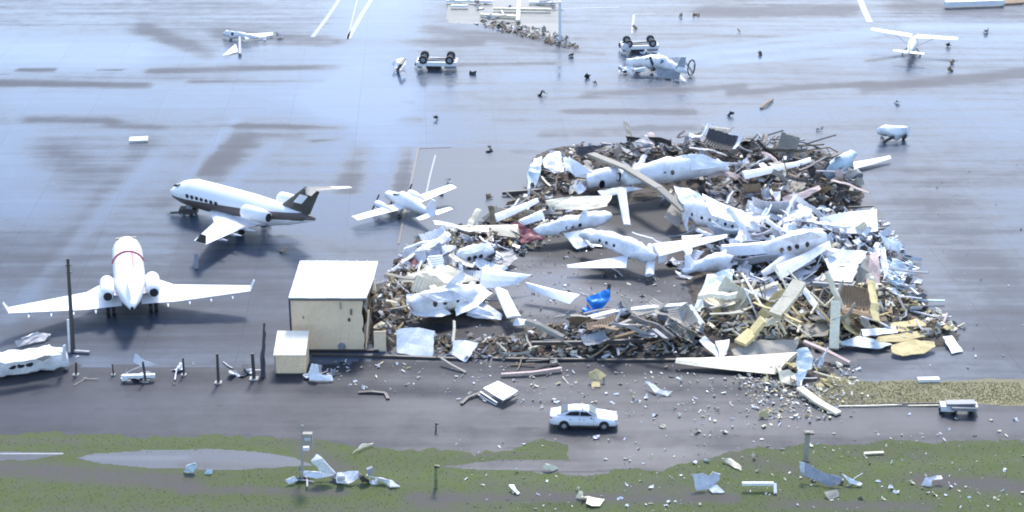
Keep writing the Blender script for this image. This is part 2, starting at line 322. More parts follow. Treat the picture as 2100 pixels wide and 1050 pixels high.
grid_sheet('dry_grass_verge', 18, 60, 112, 125, .12, .016, DRYV, {'wet_tone': (.45, [(1960, 825, 2040, 825, 8, .5), (1700, 800, 1800, 790, 12, -.1)]), 'soil': (.3, [(1660, 800, 1760, 820, 18, .5), (2060, 828, 2100, 828, 10, -.5)])},
           [(1640, 800), (1660, 775), (1700, 770), (1780, 783), (1950, 780), (2400, 770), (2400, 838), (2060, 832), (1900, 829), (1800, 828), (1700, 832), (1655, 822)], 7)
grid_sheet('muddy_puddle', -34, -12, 103, 112, .12, .022, MUD, {'wet_tone': (.5, [(180, 940, 380, 940, 8, .4), (380, 955, 600, 962, 14, -.4)])},
           [(155, 940), (190, 930), (300, 926), (420, 922), (520, 928), (600, 940), (640, 955), (560, 962), (440, 966), (330, 962), (210, 954)], 5)
grid_sheet('roadside_puddle', -44, -28, 103, 112, .12, .022, MUD, {'wet_tone': (.3, [])}, [(-200, 926), (40, 928), (135, 931), (60, 945), (-200, 950)], 5)
grid_sheet('verge_puddle', -12, 16, 103, 110, .12, .022, ROAD, {'wet_tone': (.45, [])}, [(900, 958), (980, 950), (1045, 944), (1150, 944), (1230, 958), (1330, 962), (1200, 968), (1080, 966), (1000, 966)], 4)
# the pale concrete stand behind the small white aeroplane, with its raised dark joint and painted lines
flat('concrete_stand', [(858, 305), (1010, 300), (1100, 330), (1000, 520), (815, 520), (838, 420)], .010, groundmat('pale_stand_concrete', (.09, .11, .14), (.15, .18, .22), .5, .35, bump=.05))
bm = bmesh.new(); beam(bm, P(858, 304, .02), P(817, 500, .02), .22, .05); beam(bm, P(858, 304, .02), P(925, 302, .02), .16, .05); tag(obj('apron_joint', bm, DARK), kind='structure')
def line(pts, wd, m=LINE, z=.014):
    bm = bmesh.new()
    for (a, b) in zip(pts, pts[1:]):
        A, B = P(*a, 0), P(*b, 0); s = (B - A).cross(Vector((0, 0, 1))).normalized() * wd / 2
        f = [A - s, A + s, B + s, B - s]; bm.faces.new([bm.verts.new(v + Vector((0, 0, z))) for v in f])
    return tag(obj('painted_line', bm, m), kind='structure')
line([(893, 318), (882, 360), (872, 408)], .16, z=.018); line([(702, -10), (672, 35), (641, 76)], .6); line([(768, -10), (742, 30), (714, 80)], .7); line([(735, -10), (713, 80)], .25)
line([(1762, -5), (1772, 20), (1784, 46)], .9); line([(1300, 30), (1345, 28)], .3); line([(1300, 30), (1296, 68)], .3)
line([(1150, 18), (1270, 15)], .4); line([(0, 931), (130, 931)], .2, z=.03)

# ---------------------------------------------------------------- the heap: height of the rubble under the wreckage
BL = [(1500, 335, 240, 34, 1.5), (1180, 340, 90, 40, 1.5), (1640, 400, 130, 55, 1.7), (1660, 510, 170, 55, 2.3), (1120, 445, 110, 26, 1.0), (960, 500, 110, 35, .9), (880, 570, 80, 50, 1.6),
      (950, 640, 120, 26, .8), (1280, 690, 210, 34, 1.0), (1540, 670, 150, 60, 1.7), (1780, 620, 120, 60, 1.6), (1860, 690, 110, 26, .7), (790, 650, 40, 70, 2.2), (1500, 520, 90, 40, 1.5), (1380, 365, 100, 30, 1.1),
      (1200, 400, 160, 20, .9), (1480, 590, 70, 50, 1.3), (1640, 760, 70, 26, .7), (1400, 720, 250, 16, .6), (1030, 715, 120, 14, .4), (1440, 440, 60, 25, .8)]
def Hpx(px, py):
    h = 0
    for cx, cy, rx, ry, a in BL:
        d = ((px - cx) / rx) ** 2 + ((py - cy) / ry) ** 2
        if d < 1: h = max(h, a * .7 * (1 - d) ** .6)
    return h
def Hw(x, y):
    px, py = Q((x, y, 0)); return Hpx(px, py)
n_, c_ = 0, .45
vs, fs, ids = [], [], {}
xs = np.arange(-16, 46, c_); ys = np.arange(112, 188, c_)
hh = {}
for i, x in enumerate(xs):
    for j, y in enumerate(ys):
        h = Hw(x, y)
        if h > .03:
            k = noise.noise(Vector((x * .7, y * .7, 0))) * .5 + noise.noise(Vector((x * 2, y * 2, 5))) * .3
            hh[i, j] = max(0.0, h * (.62 + k * .8))
        else: hh[i, j] = -.05
for i in range(len(xs) - 1):
    for j in range(len(ys) - 1):
        if max(hh[i, j], hh[i + 1, j], hh[i + 1, j + 1], hh[i, j + 1]) > .02:
            f = []
            for k in ((i, j), (i + 1, j), (i + 1, j + 1), (i, j + 1)):
                if k not in ids: ids[k] = len(vs); vs.append((xs[k[0]] + random.Random(k[0] * 97 + k[1]).uniform(-.15, .15), ys[k[1]] + random.Random(k[0] + 51 * k[1]).uniform(-.15, .15), hh[k]))
                f.append(ids[k])
            fs.append(f)
me = bpy.data.meshes.new('rubble_mound'); me.from_pydata(vs, [], fs); me.materials.append(RUBBLE)
tag(link('rubble_mound', me), 'dark mass of crushed rubble under the wrecked aircraft and roofing', 'rubble', kind='stuff')

# ---------------------------------------------------------------- small shapes shared by many pieces
rnd = random.Random(7)
def lib(kind, n):
    out = []
    for i in range(n):
        r = random.Random(i * 13 + len(kind)); bm = bmesh.new()
        if kind == 'scrap':
            bm.free(); k = r.randint(4, 6); a0 = r.random() * 6; asp = r.uniform(.35, .8)
            pts = [Vector((math.cos(a0 + 6.283 * t / k) * r.uniform(.35, .6), math.sin(a0 + 6.283 * t / k) * r.uniform(.35, .6) * asp, 0)) for t in range(k)]
            bm = sheet_bm(pts, .03, .28, i + 3, 3, freq=2.2, jag=.12)
        elif kind == 'curl':
            nn = 7; a = r.uniform(1.2, 3.5); wdt = r.uniform(.3, .6); vv = []
            for t in range(nn):
                th = a * t / (nn - 1); x = math.sin(th) / a; z = (1 - math.cos(th)) / a
                vv.append((bm.verts.new((x - .3, -wdt / 2 * r.uniform(.7, 1), z)), bm.verts.new((x - .3, wdt / 2 * r.uniform(.7, 1), z))))
            for p, q in zip(vv, vv[1:]): bm.faces.new((p[0], p[1], q[1], q[0]))
            bm.normal_update(); bmesh.ops.solidify(bm, geom=bm.faces[:], thickness=.03)
        elif kind == 'plank':
            a = Vector((-.5, 0, 0)); b = Vector((r.uniform(-.1, .2), r.uniform(-.03, .03), r.uniform(-.03, .03))); c = Vector((.5, r.uniform(-.08, .08), r.uniform(-.08, .08)))
            wd = r.uniform(.05, .1); beam(bm, a, b, wd, .03); beam(bm, b, c, wd * .97, .031)
        elif kind == 'bar':
            a = Vector((-.5, 0, 0)); b = Vector((0, r.uniform(-.08, .08), r.uniform(0, .12))); c = Vector((.5, r.uniform(-.1, .1), 0))
            for p, q in ((a, b), (b, c)): beam(bm, p, q, .05, .008); beam(bm, p + Vector((0, 0, .02)), q + Vector((0, 0, .02)), .008, .032)
        elif kind == 'strip':
            a = Vector((-.5, 0, 0)); w_ = r.uniform(.07, .12); vv = []; yy = 0; zz = 0
            for t in range(9):
                yy += r.uniform(-.025, .025); zz += r.uniform(-.03, .035); vv.append((bm.verts.new((-.5 + t / 8, yy - w_ * r.uniform(.8, 1), zz)), bm.verts.new((-.5 + t / 8, yy, zz + .02)), bm.verts.new((-.5 + t / 8, yy + w_ * r.uniform(.8, 1), zz - .015))))
            for p, q in zip(vv, vv[1:]): bm.faces.new((p[0], p[1], q[1], q[0])); bm.faces.new((p[1], p[2], q[2], q[1]))
            bm.normal_update(); bmesh.ops.solidify(bm, geom=bm.faces[:], thickness=.012)
        elif kind == 'corr':
            nn = 22; L_ = 8; W0 = r.uniform(.22, .4); k1 = r.uniform(.1, .5); k2 = r.uniform(-.15, .15); fold = r.choice((0, 0, .5)); g = []
            for i_ in range(nn + 1):
                x = -.5 + i_ / nn; g.append([bm.verts.new((x + r.uniform(-.004, .004), (W0 * (-1 + 2 * j_ / L_)) * (1 - .25 * abs(x) * (i * .37 % 1)) + (r.uniform(-.03, .03) if j_ in (0, L_) else 0), (.022 if i_ % 2 else 0) + k1 * x * x + k2 * (j_ / L_ - .5) + (max(0, j_ / L_ - .55) * fold))) for j_ in range(L_ + 1)])
            for p, q in zip(g, g[1:]):
                for j_ in range(L_): bm.faces.new((p[j_], p[j_ + 1], q[j_ + 1], q[j_]))
            bm.normal_update(); bmesh.ops.solidify(bm, geom=bm.faces[:], thickness=.012)
        elif kind == 'clump':
            bmesh.ops.create_icosphere(bm, subdivisions=2, radius=.5)
            for v in bm.verts: v.co *= 1 + .9 * noise.noise(v.co * 3 + Vector((i * 5, 0, 0))); v.co.z *= .45
        bmesh.ops.recalc_face_normals(bm, faces=bm.faces)
        me = bpy.data.meshes.new(kind); bm.to_mesh(me); bm.free(); out.append(me)
    return out
LIB = {k: lib(k, n) for k, n in (('scrap', 10), ('curl', 6), ('plank', 6), ('bar', 5), ('clump', 6), ('strip', 6), ('corr', 8))}
_mc = {}
def libmesh(kind, m):
    me = rnd.choice(LIB[kind]); key = (me.name, m.name)
    if key not in _mc:
        c = me.copy(); c.materials.clear(); c.materials.append(m)
        if kind == 'clump':
            for p in c.polygons: p.use_smooth = False
        _mc[key] = c
    return _mc[key]
def rpoint(poly):
    xs_ = [p[0] for p in poly]; ys_ = [p[1] for p in poly]
    while True:
        x = rnd.uniform(min(xs_), max(xs_)); y = rnd.uniform(min(ys_), max(ys_))
        if inpoly(np.array([x]), np.array([y]), poly)[0]: return x, y
NAMES = {'scrap': ('metal_scrap', 'scrap metal'), 'curl': ('bent_sheet', 'metal sheet'), 'plank': ('broken_plank', 'plank'), 'bar': ('twisted_beam', 'steel beam'), 'clump': ('insulation_lump', 'insulation'), 'strip': ('long_strip', 'metal strip'), 'corr': ('corrugated_sheet', 'roofing sheet')}
CN = {'white_paint': 'white', 'torn_white_metal': 'white', 'pale_blue_metal': 'pale blue', 'cream_metal': 'cream', 'yellow_insulation': 'yellow', 'splintered_timber': 'brown', 'weathered_tan_board': 'tan', 'grey_metal': 'grey', 'dark_steel': 'dark', 'dark_red_paint': 'dark red', 'beige_wall_metal': 'beige', 'faded_pink_board': 'faded pink', 'pale_concrete': 'pale', 'black_rubber': 'black', 'blue_tarpaulin': 'blue', 'rusty_brick_red': 'rusty red'}
NOUN = {'scrap': 'crumpled %s metal scrap', 'curl': 'curled %s sheet', 'plank': 'broken %s plank', 'bar': 'twisted %s beam', 'clump': 'torn %s lump of insulation', 'strip': 'long bent %s strip', 'corr': 'buckled ribbed %s roofing sheet'}
def scatter(where, poly, n, kinds, mats_, smin, smax, lift=.15, tilt=.6, elong=1.0, yaw=None):
    n = max(4, int(n * .62))
    for _ in range(n):
        k = rnd.choices(list(kinds), list(kinds.values()))[0]
        m = rnd.choices(list(mats_), list(mats_.values()))[0]
        if k == 'clump' and m not in (YELLOW, CREAM, TAN, BROWN, WHITE): m = CREAM
        x, y = rpoint(poly); p = P(x, y); s = rnd.uniform(smin, smax) ** 1
        if k in ('plank', 'bar'): s *= 1.9
        if k == 'strip': s *= 1.65
        if k == 'clump': s *= .55
        tl = rnd.gauss(0, tilt); tl2 = rnd.gauss(0, tilt * .7)
        if k in ('plank', 'bar'): tl2 *= .6
        h = Hw(p.x, p.y)
        p.z = max(.03 + abs(math.sin(tl)) * s * .28 + abs(math.sin(tl2)) * s * .38, h *  .85 + lift * s * rnd.uniform(.3, 1.2)) if h > .1 else .03 + abs(math.sin(tl)) * s * .28 + abs(math.sin(tl2)) * s * .45
        o = link(NAMES[k][0], libmesh(k, m), None, p)
        o.scale = (s * elong, s, s * (1 if k != 'scrap' else 1)); o.rotation_euler = (tl, tl2, rnd.uniform(0, 6.28) if yaw is None else rnd.gauss(*yaw))
        tag(o, (NOUN[k] % CN[m.name]) + ' ' + where, NAMES[k][1], '%s %s %s' % (CN[m.name], NAMES[k][1], where))
def litter(name, label, cat, poly, n, mats_, smin, smax, use_h=True, flatn=.4):
    """countless small bits as one mesh"""
    V, Fc, mi = [], [], []
    ml = list(mats_); wt = list(mats_.values())
    for _ in range(n):
        x, y = rpoint(poly); p = P(x, y); h = Hw(p.x, p.y) if use_h else 0
        s = smin + (smax - smin) * rnd.random() ** 2.2
        c = Vector((p.x, p.y, max(h * rnd.uniform(.7, 1.05), 0) + s * .28))
        q = Matrix.Rotation(rnd.uniform(0, 6.28), 3, 'Z') @ Matrix.Rotation(rnd.gauss(0, flatn), 3, 'X') @ Matrix.Rotation(rnd.gauss(0, flatn), 3, 'Y')
        a, b, t = s * rnd.uniform(.5, 1.4), s * rnd.uniform(.12, .6), s * rnd.uniform(.04, .2); b0 = len(V); mm = rnd.choices(range(len(ml)), wt)[0]
        for dz in (-t, t):
            for dx, dy in ((-a, -b), (a, -b * rnd.uniform(.3, 1)), (a * rnd.uniform(.5, 1), b), (-a, b * rnd.uniform(.4, 1))):
                V.append(c + q @ Vector((dx / 2, dy / 2, dz / 2 + (rnd.uniform(-.1, .1) * s))))
        for f in ((3, 2, 1, 0), (4, 5, 6, 7), (0, 1, 5, 4), (1, 2, 6, 5), (2, 3, 7, 6), (3, 0, 4, 7)): Fc.append([b0 + k for k in f]); mi.append(mm)
    me = bpy.data.meshes.new(name); me.from_pydata(V, [], Fc)
    for m in ml: me.materials.append(m)
    me.polygons.foreach_set('material_index', mi)
    return tag(link(name, me), label, cat, kind='stuff')

# ---------------------------------------------------------------- things laid out on the ground
def sheet(name, label, cat, pts, m, crump=.18, th=.06, rib=0, seed=None, cuts=4, freq=.6, group=None, jag=.12):
    W = [P(*p) for p in pts]; seed = len(label) + int(pts[0][0]) if seed is None else seed
    o = obj(name, sheet_bm(W, th, crump, seed * .37, cuts, rib, freq, jag), m, None, base_of(W)); return tag(o, label, cat, group)
def beams(name, label, cat, segs, m, wd=.25, ht=.2, group=None):
    bm = bmesh.new(); pts = []
    for s in segs:
        for i, (a, b) in enumerate(zip(s, s[1:])):
            A, B = P(*a), P(*b); pts += [A, B]; k = 1 - .03 * i; beam(bm, A, B, wd * k, ht * k)
    return tag(obj(name, bm, m, None, base_of(pts)), label, cat, group)
def window_on(root, path, t, ang, sz=(.2, .26), name='window', m=GLASS):
    k = int(t); k = min(k, len(path) - 2); f = t - k; (a, ra), (b, rb) = path[k], path[k + 1]
    d = (b - a).normalized(); s, u = frame(d); r = ra + (rb - ra) * f
    nrm = s * math.cos(ang) + u * math.sin(ang); c = a.lerp(b, f) + nrm * r * 1.0
    tv = nrm.cross(d).normalized(); bm = bmesh.new(); vs = []
    for e in (-.03, .025):
        vs.append([bm.verts.new(c + nrm * e + d * math.cos(x) * sz[0] + tv * math.sin(x) * sz[1]) for x in [6.283 * q / 8 for q in range(8)]])
    bm.faces.new(vs[1]); bm.faces.new(vs[0][::-1])
    for q in range(8): bm.faces.new((vs[0][q], vs[0][(q + 1) % 8], vs[1][(q + 1) % 8], vs[1][q]))
    return obj(name, bm, m, root)
def wreck_plane(label, path, wins=(), sheets=(), foils=(), open_ends=True, name='wrecked_aircraft', m=None, wsz=(.2, .26), e=1.0):
    pp = [(P(a, b, z), r) for a, b, z, r in path]; m = m or BROKE
    root = thing(name, label, 'aircraft', base_of([p for p, r in pp]), world_parts=True)
    # interpolate for smooth barrel
    fine = []
    for (a, ra), (b, rb) in zip(pp, pp[1:]):
        for k in range(4): fine.append((a.lerp(b, k / 4), ra + (rb - ra) * k / 4))
    fine.append(pp[-1])
    bm = bmesh.new(); tube(bm, fine, 16, not open_ends, .25 if open_ends else 0, seed=int(path[0][0]), e=e)
    for v in bm.verts: v.co += Vector((noise.noise(v.co * .9), noise.noise(v.co * .9 + Vector((9, 0, 0))), noise.noise(v.co * .9 + Vector((0, 9, 0))))) * .22 + Vector((0, 0, noise.noise(v.co * 2.7))) * .2 + Vector((noise.noise(v.co * 1.7), 0, 0)) * .25
    if open_ends:
        bm.normal_update(); bmesh.ops.recalc_face_normals(bm, faces=bm.faces); bmesh.ops.solidify(bm, geom=bm.faces[:], thickness=.05)
    obj('fuselage', bm, m, root, smooth=True)
    for t, ang in wins: window_on(root, pp, t, ang, wsz)
    for nm, pts, mm, cr in sheets: obj(nm, sheet_bm([P(*p) for p in pts], .07, cr, len(nm) + pts[0][0] * .1, 4), mm, root)
    for nm, (a, b, c, d), mm, tr, tt in foils:
        bm = bmesh.new(); foil(bm, P(*a), P(*b), P(*c), P(*d), tr, tt, 5, .12, a[0]); obj(nm, bm, mm, root)
    return root

# ================================================================ BUILDINGS
def ribbed_wall(a, b, z0, z1, th=.08, pitch=.33, jag_end=0):
    """a metal-clad wall from a to b with raised ribs, optionally torn at its far end"""
    bm = bmesh.new(); a = Vector((a[0], a[1], 0)); b = Vector((b[0], b[1], 0)); L = (b - a).length; d = (b - a) / L; n = Vector((d.y, -d.x, 0))
    k = max(2, int(L / pitch)); rr = random.Random(int(L * 100)); cols = []
    for i in range(k * 4 + 1):
        s = L * i / (k * 4); o = .012 if i % 4 in (1, 2) else 0
        cols.append((a + d * s + n * o, s))
    nz = 10; rows = []
    for j in range(nz + 1):
        z = z0 + (z1 - z0) * j / nz; e = L - (jag_end * rr.uniform(.2, 1.0) * .8 if jag_end else 0)
        rows.append([bm.verts.new((*(a + d * min(s, e) + (p - a - d * s)).xy, z)) for p, s in cols])
    for r0, r1 in zip(rows, rows[1:]):
        for q in range(len(r0) - 1): bm.faces.new((r0[q], r0[q + 1], r1[q + 1], r1[q]))
    bm.normal_update(); bmesh.ops.solidify(bm, geom=bm.faces[:], thickness=th); return bm
X0, X1, Y0, Y1, HB = -17.3, -11.55, 123.45, 130.6, 4.62
bld = thing('metal_building', 'beige metal building with a white flat roof, its side torn open against the wreckage', 'building', ((X0 + X1) / 2, Y0, 0), world_parts=True)
obj('wall', ribbed_wall((X0, Y0), (X1, Y0), 0, HB, jag_end=.35), BEIGE, bld)['label'] = 'beige front wall with a torn edge'
obj('wall', ribbed_wall((X0 + .003, Y1), (X0 + .003, Y0 + .1), 0, HB - .01), BEIGE, bld)
obj('wall', ribbed_wall((X1, Y1 - .003), (X0 + .1, Y1 - .003), 0, HB - .01), BEIGE, bld)
bm = bmesh.new()
nr = 9
for i in range(nr + 1):     # roof: standing seams, far edge bowed, torn along its open side
    pass
rp = [Vector((X0 - .15, Y0 - .15, HB + .06)), Vector((X1 + .15, Y0 - .12, HB + .03)), Vector((X1 + .45, Y0 + 3.4, HB + .1)), Vector((X1 + .55, Y1 + .1, HB + .12)), Vector((X0 - .1, Y1 + .1, HB + .16))]
bm.free(); obj('roof', sheet_bm(rp, .12, .05, 2, 6, jag=0), mat('roof_membrane', (.78, .80, .82), .6, dirt=.25, dcol=(.5, .52, .55), scale=.5, bump=.05), bld)
bm = bmesh.new(); beam(bm, (X0 - .16, Y0 - .17, HB - .1), (X1 + .1, Y0 - .17, HB - .12), .08, .16); obj('fascia', bm, mat('fascia_brown', (.14, .12, .11), .5), bld)
bm = bmesh.new(); rod(bm, (X0 - .12, Y0 - .02, 0), (X0 - .12, Y0 - .02, HB - .1), .07); obj('downpipe', bm, DARK, bld)
for i in range(7):
    bm = bmesh.new(); x = X0 + .4 + i * .82; beam(bm, (x, Y0 - .1, HB + .125 + .01), (x + .1, Y1, HB + .21), .05, .06); obj('roof_seam', bm, MATS['roof_membrane'], bld)
for (px, py, sx, sz, mm) in ((622, 651, .12, .16, GREY), (720, 640, .14, .5, BROWN), (716, 656, .16, .28, DARK), (698, 627, .08, .55, GREY)):
    c = P(px, py, 0); t = (Y0 - .07) / c.y  # the spot where the sight line meets the front wall
    d = (P(px, py) - Vector((0, 0, CH))); k = (Y0 - .07) / d.y; c = Vector((0, 0, CH)) + d * k
    bm = bmesh.new(); box(bm, c, (sx, .07, sz)); obj('wall_vent', bm, mm, bld)
bm = bmesh.new(); bmesh.ops.create_cone(bm, cap_ends=True, segments=16, radius1=.32, radius2=.26, depth=.12, matrix=Matrix.Translation((-13.45, Y0 - .12, .45)) @ Matrix.Rotation(R(90), 4, 'X'))
obj('round_hatch', bm, GREY, bld)
bm = bmesh.new(); box(bm, ((X0 + X1) / 2 + .5, Y0 - .14, .09), (6.8, .2, .18)); obj('kick_plate', bm, DARK, bld)
for i in range(8):   # broken studs of the open side
    r = random.Random(i); y = Y0 + .3 + i * .95; bm = bmesh.new(); t = r.uniform(-.3, .7)
    beam(bm, (X1 - .05, y, 0), (X1 + t * .5, y + r.uniform(-.2, .2), r.uniform(2.6, 4.4)), .1, .14); obj('stud', bm, BROWN if i % 3 else BEIGE, bld)
bm = bmesh.new(); beam(bm, (X1, Y0 + .1, HB - .25), (X1 + .2, Y1, HB - .2), .18, .2); obj('eaves_beam', bm, DARK, bld)
for i in range(5):
    r = random.Random(i + 9); y = Y0 + .7 + i * 1.3; W = [Vector((X1 + .02, y, r.uniform(.1, .8))), Vector((X1 + .1, y + 1.1, r.uniform(.2, .9))), Vector((X1 + r.uniform(0, .4), y + 1.0, r.uniform(2.6, 4))), Vector((X1 + r.uniform(0, .5), y + .1, r.uniform(2.4, 4.2)))]
    obj('torn_lining', sheet_bm(W, .06, .35, i, 3, jag=.3, freq=1.1), (TAN, BROWN, DARK, BROWN, CREAM)[i], bld)
bm = ribbed_wall((-10.9, Y0 - .1), (-9.9, Y0 - .05), 0, 1.75, jag_end=.1); tag(obj('wall_remnant', bm, BEIGE, None, (-10.4, Y0, 0)), 'low beige stub of wall still upright right beside the torn building', 'wall')
# shed
a, b = P(565, 768), P(627, 768); sw = b.x - a.x; sy = a.y
shed = thing('equipment_shed', 'small cream shed with a sloping roof in front of the beige building', 'shed', (a.x + sw / 2, sy, 0), world_parts=True)
def prism(bm, pts, x0, x1):
    l = [bm.verts.new((x0, y, z)) for y, z in pts]; r = [bm.verts.new((x1, y, z)) for y, z in pts]
    bm.faces.new(l); bm.faces.new(r[::-1])
    for i in range(len(pts)): bm.faces.new((l[i], l[(i + 1) % len(pts)], r[(i + 1) % len(pts)], r[i]))
bm = bmesh.new(); prism(bm, [(sy, 0), (sy + 2.6, 0), (sy + 2.6, 2.35), (sy, 1.62)], a.x, a.x + sw)
bmesh.ops.bevel(bm, geom=bm.edges[:], offset=.02, segments=1); obj('wall', bm, mat('shed_cream', (.88, .66, .43), .55, dirt=.3, dcol=(.35, .28, .2), scale=.9, bump=.1), shed)
bm = bmesh.new(); prism(bm, [(sy - .08, 1.62), (sy + 2.7, 2.40), (sy + 2.7, 2.47), (sy - .08, 1.69)], a.x - .07, a.x + sw + .07); obj('roof', bm, mat('shed_roof', (.8, .73, .6), .5, dirt=.3, dcol=(.5, .45, .4)), shed)
bm = bmesh.new(); beam(bm, (a.x, sy - .03, .05), (a.x + sw, sy - .03, .05), .05, .12); obj('base_rail', bm, DARK, shed)
bm = bmesh.new(); beam(bm, (a.x + .02, sy - .03, .12), (a.x + .02, sy - .03, 1.55), .07, .05); obj('corner_trim', bm, GREY, shed)

# ================================================================ AIRCRAFT STILL IN ONE PIECE
def loft(bm, secs, n=20):
    rings = []
    for x, z, rw, rh in secs:
        rings.append([bm.verts.new((x, math.cos(6.2832 * k / n) * rw, z + math.sin(6.2832 * k / n) * rh)) for k in range(n)])
    for a_, b_ in zip(rings, rings[1:]):
        for k in range(n): bm.faces.new((a_[k], a_[(k + 1) % n], b_[(k + 1) % n], b_[k]))
    bm.faces.new(rings[0]); bm.faces.new(rings[-1])
def wheel(root, x, y, z, r, wd, strut=None, mname='wheel', axis='Y'):
    bm = bmesh.new(); bmesh.ops.create_cone(bm, cap_ends=True, segments=16, radius1=r, radius2=r, depth=wd, matrix=Matrix.Translation((x, y, z)) @ Matrix.Rotation(R(90), 4, 'X'))
    bmesh.ops.bevel(bm, geom=[e for e in bm.edges if len(e.link_faces) == 2 and e.calc_face_angle(0) > 1], offset=r * .18, segments=2)
    o = obj(mname, bm, BLACK, root)
    bm = bmesh.new(); bmesh.ops.create_cone(bm, cap_ends=True, segments=12, radius1=r * .55, radius2=r * .5, depth=wd * 1.04, matrix=Matrix.Translation((x, y, z)) @ Matrix.Rotation(R(90), 4, 'X'))
    obj('rim', bm, GREY, o)
    if strut: bm = bmesh.new(); rod(bm, (x, y, z), strut, .07, .09); obj('gear_strut', bm, GREY, root)
def nacelle(root, x, y, z, r, L, mt=PLANE):
    bm = bmesh.new(); loft(bm, [(x + L * .5, z, r * .82, r * .82), (x + L * .46, z, r * .95, r * .95), (x + L * .25, z, r, r), (x - L * .2, z, r * .95, r * .95), (x - L * .5, z, r * .68, r * .68)])
    for v in bm.verts: v.co.y += y
    o = obj('engine', bm, mt, root, smooth=True)
    for xx, rr, nm in ((x + L * .505, r * .66, 'intake'), (x - L * .505, r * .58, 'exhaust')):
        bm = bmesh.new(); bmesh.ops.create_cone(bm, cap_ends=True, segments=16, radius1=rr, radius2=rr, depth=.06, matrix=Matrix.Translation((xx, y, z)) @ Matrix.Rotation(R(90), 4, 'Y')); obj(nm, bm, BLACK, o)
    bm = bmesh.new(); sg = 1 if y > 0 else -1; foil(bm, (x + L * .3, y - sg * r * .7, z - .1), (x - L * .35, y - sg * r * .7, z - .1), (x + L * .25, sg * .7, z - .35), (x - L * .35, sg * .7, z - .35), .12, .12); obj('pylon', bm, mt, root)
    return o
FIN = mat('dark_brown_fin', (.07, .065, .055), .35, dirt=.3, dcol=(.16, .16, .14), scale=.6)
# --- jet with the dark flank
j = thing('business_jet', 'white jet with a dark brown flank and dark fin standing on the soaked apron', 'airplane', (-25.4, 150.95, 0), (0, 0, R(145.2)))
PNT = jetpaint('two_tone_paint', (.82, .82, .83), (.12, .09, .08), (2.42, -.085, 1.5, -.125))
bm = bmesh.new(); loft(bm, [(9.2, 1.72, .05, .05), (8.9, 1.74, .3, .26), (8.2, 1.84, .85, .7), (7.2, 2.0, 1.2, 1.1), (5.8, 2.15, 1.42, 1.38), (3, 2.15, 1.45, 1.4), (-1.5, 2.15, 1.42, 1.38), (-4, 2.22, 1.25, 1.2), (-6.3, 2.42, .85, .85), (-8.2, 2.62, .42, .42), (-9.2, 2.7, .14, .14)]); obj('fuselage', bm, PNT, j, smooth=True)
bm = bmesh.new(); loft(bm, [(3.6, 1.25, .6, .2), (2.6, 1.2, 1.2, .5), (-2.6, 1.2, 1.2, .5), (-4.4, 1.4, .5, .2)]); obj('belly_fairing', bm, PLANE, j, smooth=True)
bm = bmesh.new(); foil(bm, (3.3, .8, 1.25), (-3.3, .8, 1.2), (.2, 3.4, 1.45), (-3.0, 3.4, 1.42), .34, .22); foil(bm, (.2, 3.403, 1.45), (-3.0, 3.403, 1.42), (-2.5, 8.7, 1.95), (-4.0, 8.7, 1.93), .22, .09); obj('wing', bm, PLANE, j)
bm = bmesh.new(); foil(bm, (-2.7, 8.7, 1.97), (-4.0, 8.7, 1.97), (-3.7, 9.0, 2.95), (-4.4, 9.0, 2.95), .06, .04); obj('winglet', bm, FIN, j)
bm = bmesh.new(); foil(bm, (2.6, -.8, 1.25), (-2.8, -.8, 1.2), (1.8, -1.7, 1.3), (-2.3, -1.6, 1.28), .34, .28); obj('wing_stub', bm, PLANE, j)
for k in range(3): bm = bmesh.new(); yy = 2.6 + k * 1.8; loft(bm, [(-2.4, 1.2 + k * .12, .12, .12), (-3.2, 1.2 + k * .12, .14, .14), (-4.2, 1.3 + k * .12, .04, .04)], 8); [setattr(v.co, 'y', v.co.y + yy) for v in bm.verts]; obj('flap_fairing', bm, PLANE, j)
nacelle(j, -3.9, 2.05, 2.7, .68, 3.0); nacelle(j, -4.6, -2.0, 2.9, .68, 2.8)
bm = bmesh.new(); foil(bm, (-5.0, 0, 3.15), (-8.6, 0, 3.0), (-8.0, 0, 5.5), (-9.9, 0, 5.5), .2, .12); obj('fin', bm, FIN, j)
bm = bmesh.new(); foil(bm, (-8.0, .0, 5.56), (-9.7, .0, 5.56), (-9.8, -1.25, 5.59), (-10.8, -1.25, 5.59), .1, .07); obj('tailplane', bm, FIN, j)
bm = bmesh.new(); foil(bm, (-9.8, -1.253, 5.59), (-10.8, -1.253, 5.59), (-11.2, -2.3, 5.62), (-11.8, -2.3, 5.62), .07, .04); obj('tailplane_tip', bm, PLANE, j)
bm = bmesh.new(); foil(bm, (-8.2, .003, 5.56), (-9.6, .003, 5.56), (-9.6, 1.5, 5.6), (-10.2, 1.5, 5.6), .1, .05); obj('tailplane', bm, FIN, j)
bm = bmesh.new(); foil(bm, (-6.9, .25, 4.0), (-7.9, .25, 4.0), (-7.7, .22, 4.9), (-8.7, .22, 4.9), .03, .03); obj('fin_panel', bm, PLANE, j)
for k in range(7):
    x = 5.5 - k * .62; bm = bmesh.new()
    z = 2.32; bmesh.ops.create_cone(bm, cap_ends=True, segments=10, radius1=.24, radius2=.24, depth=.06, matrix=Matrix.Translation((x, 1.43, z)) @ Matrix.Rotation(R(80), 4, 'X') @ Matrix.Scale(.8, 4, (1, 0, 0))); obj('window', bm, GLASS, j)
bm = bmesh.new(); foil(bm, (7.85, -.8, 2.65), (7.1, -.95, 3.0), (7.85, .8, 2.65), (7.1, .95, 3.0), .14, .14); obj('windscreen', bm, GLASS, j)
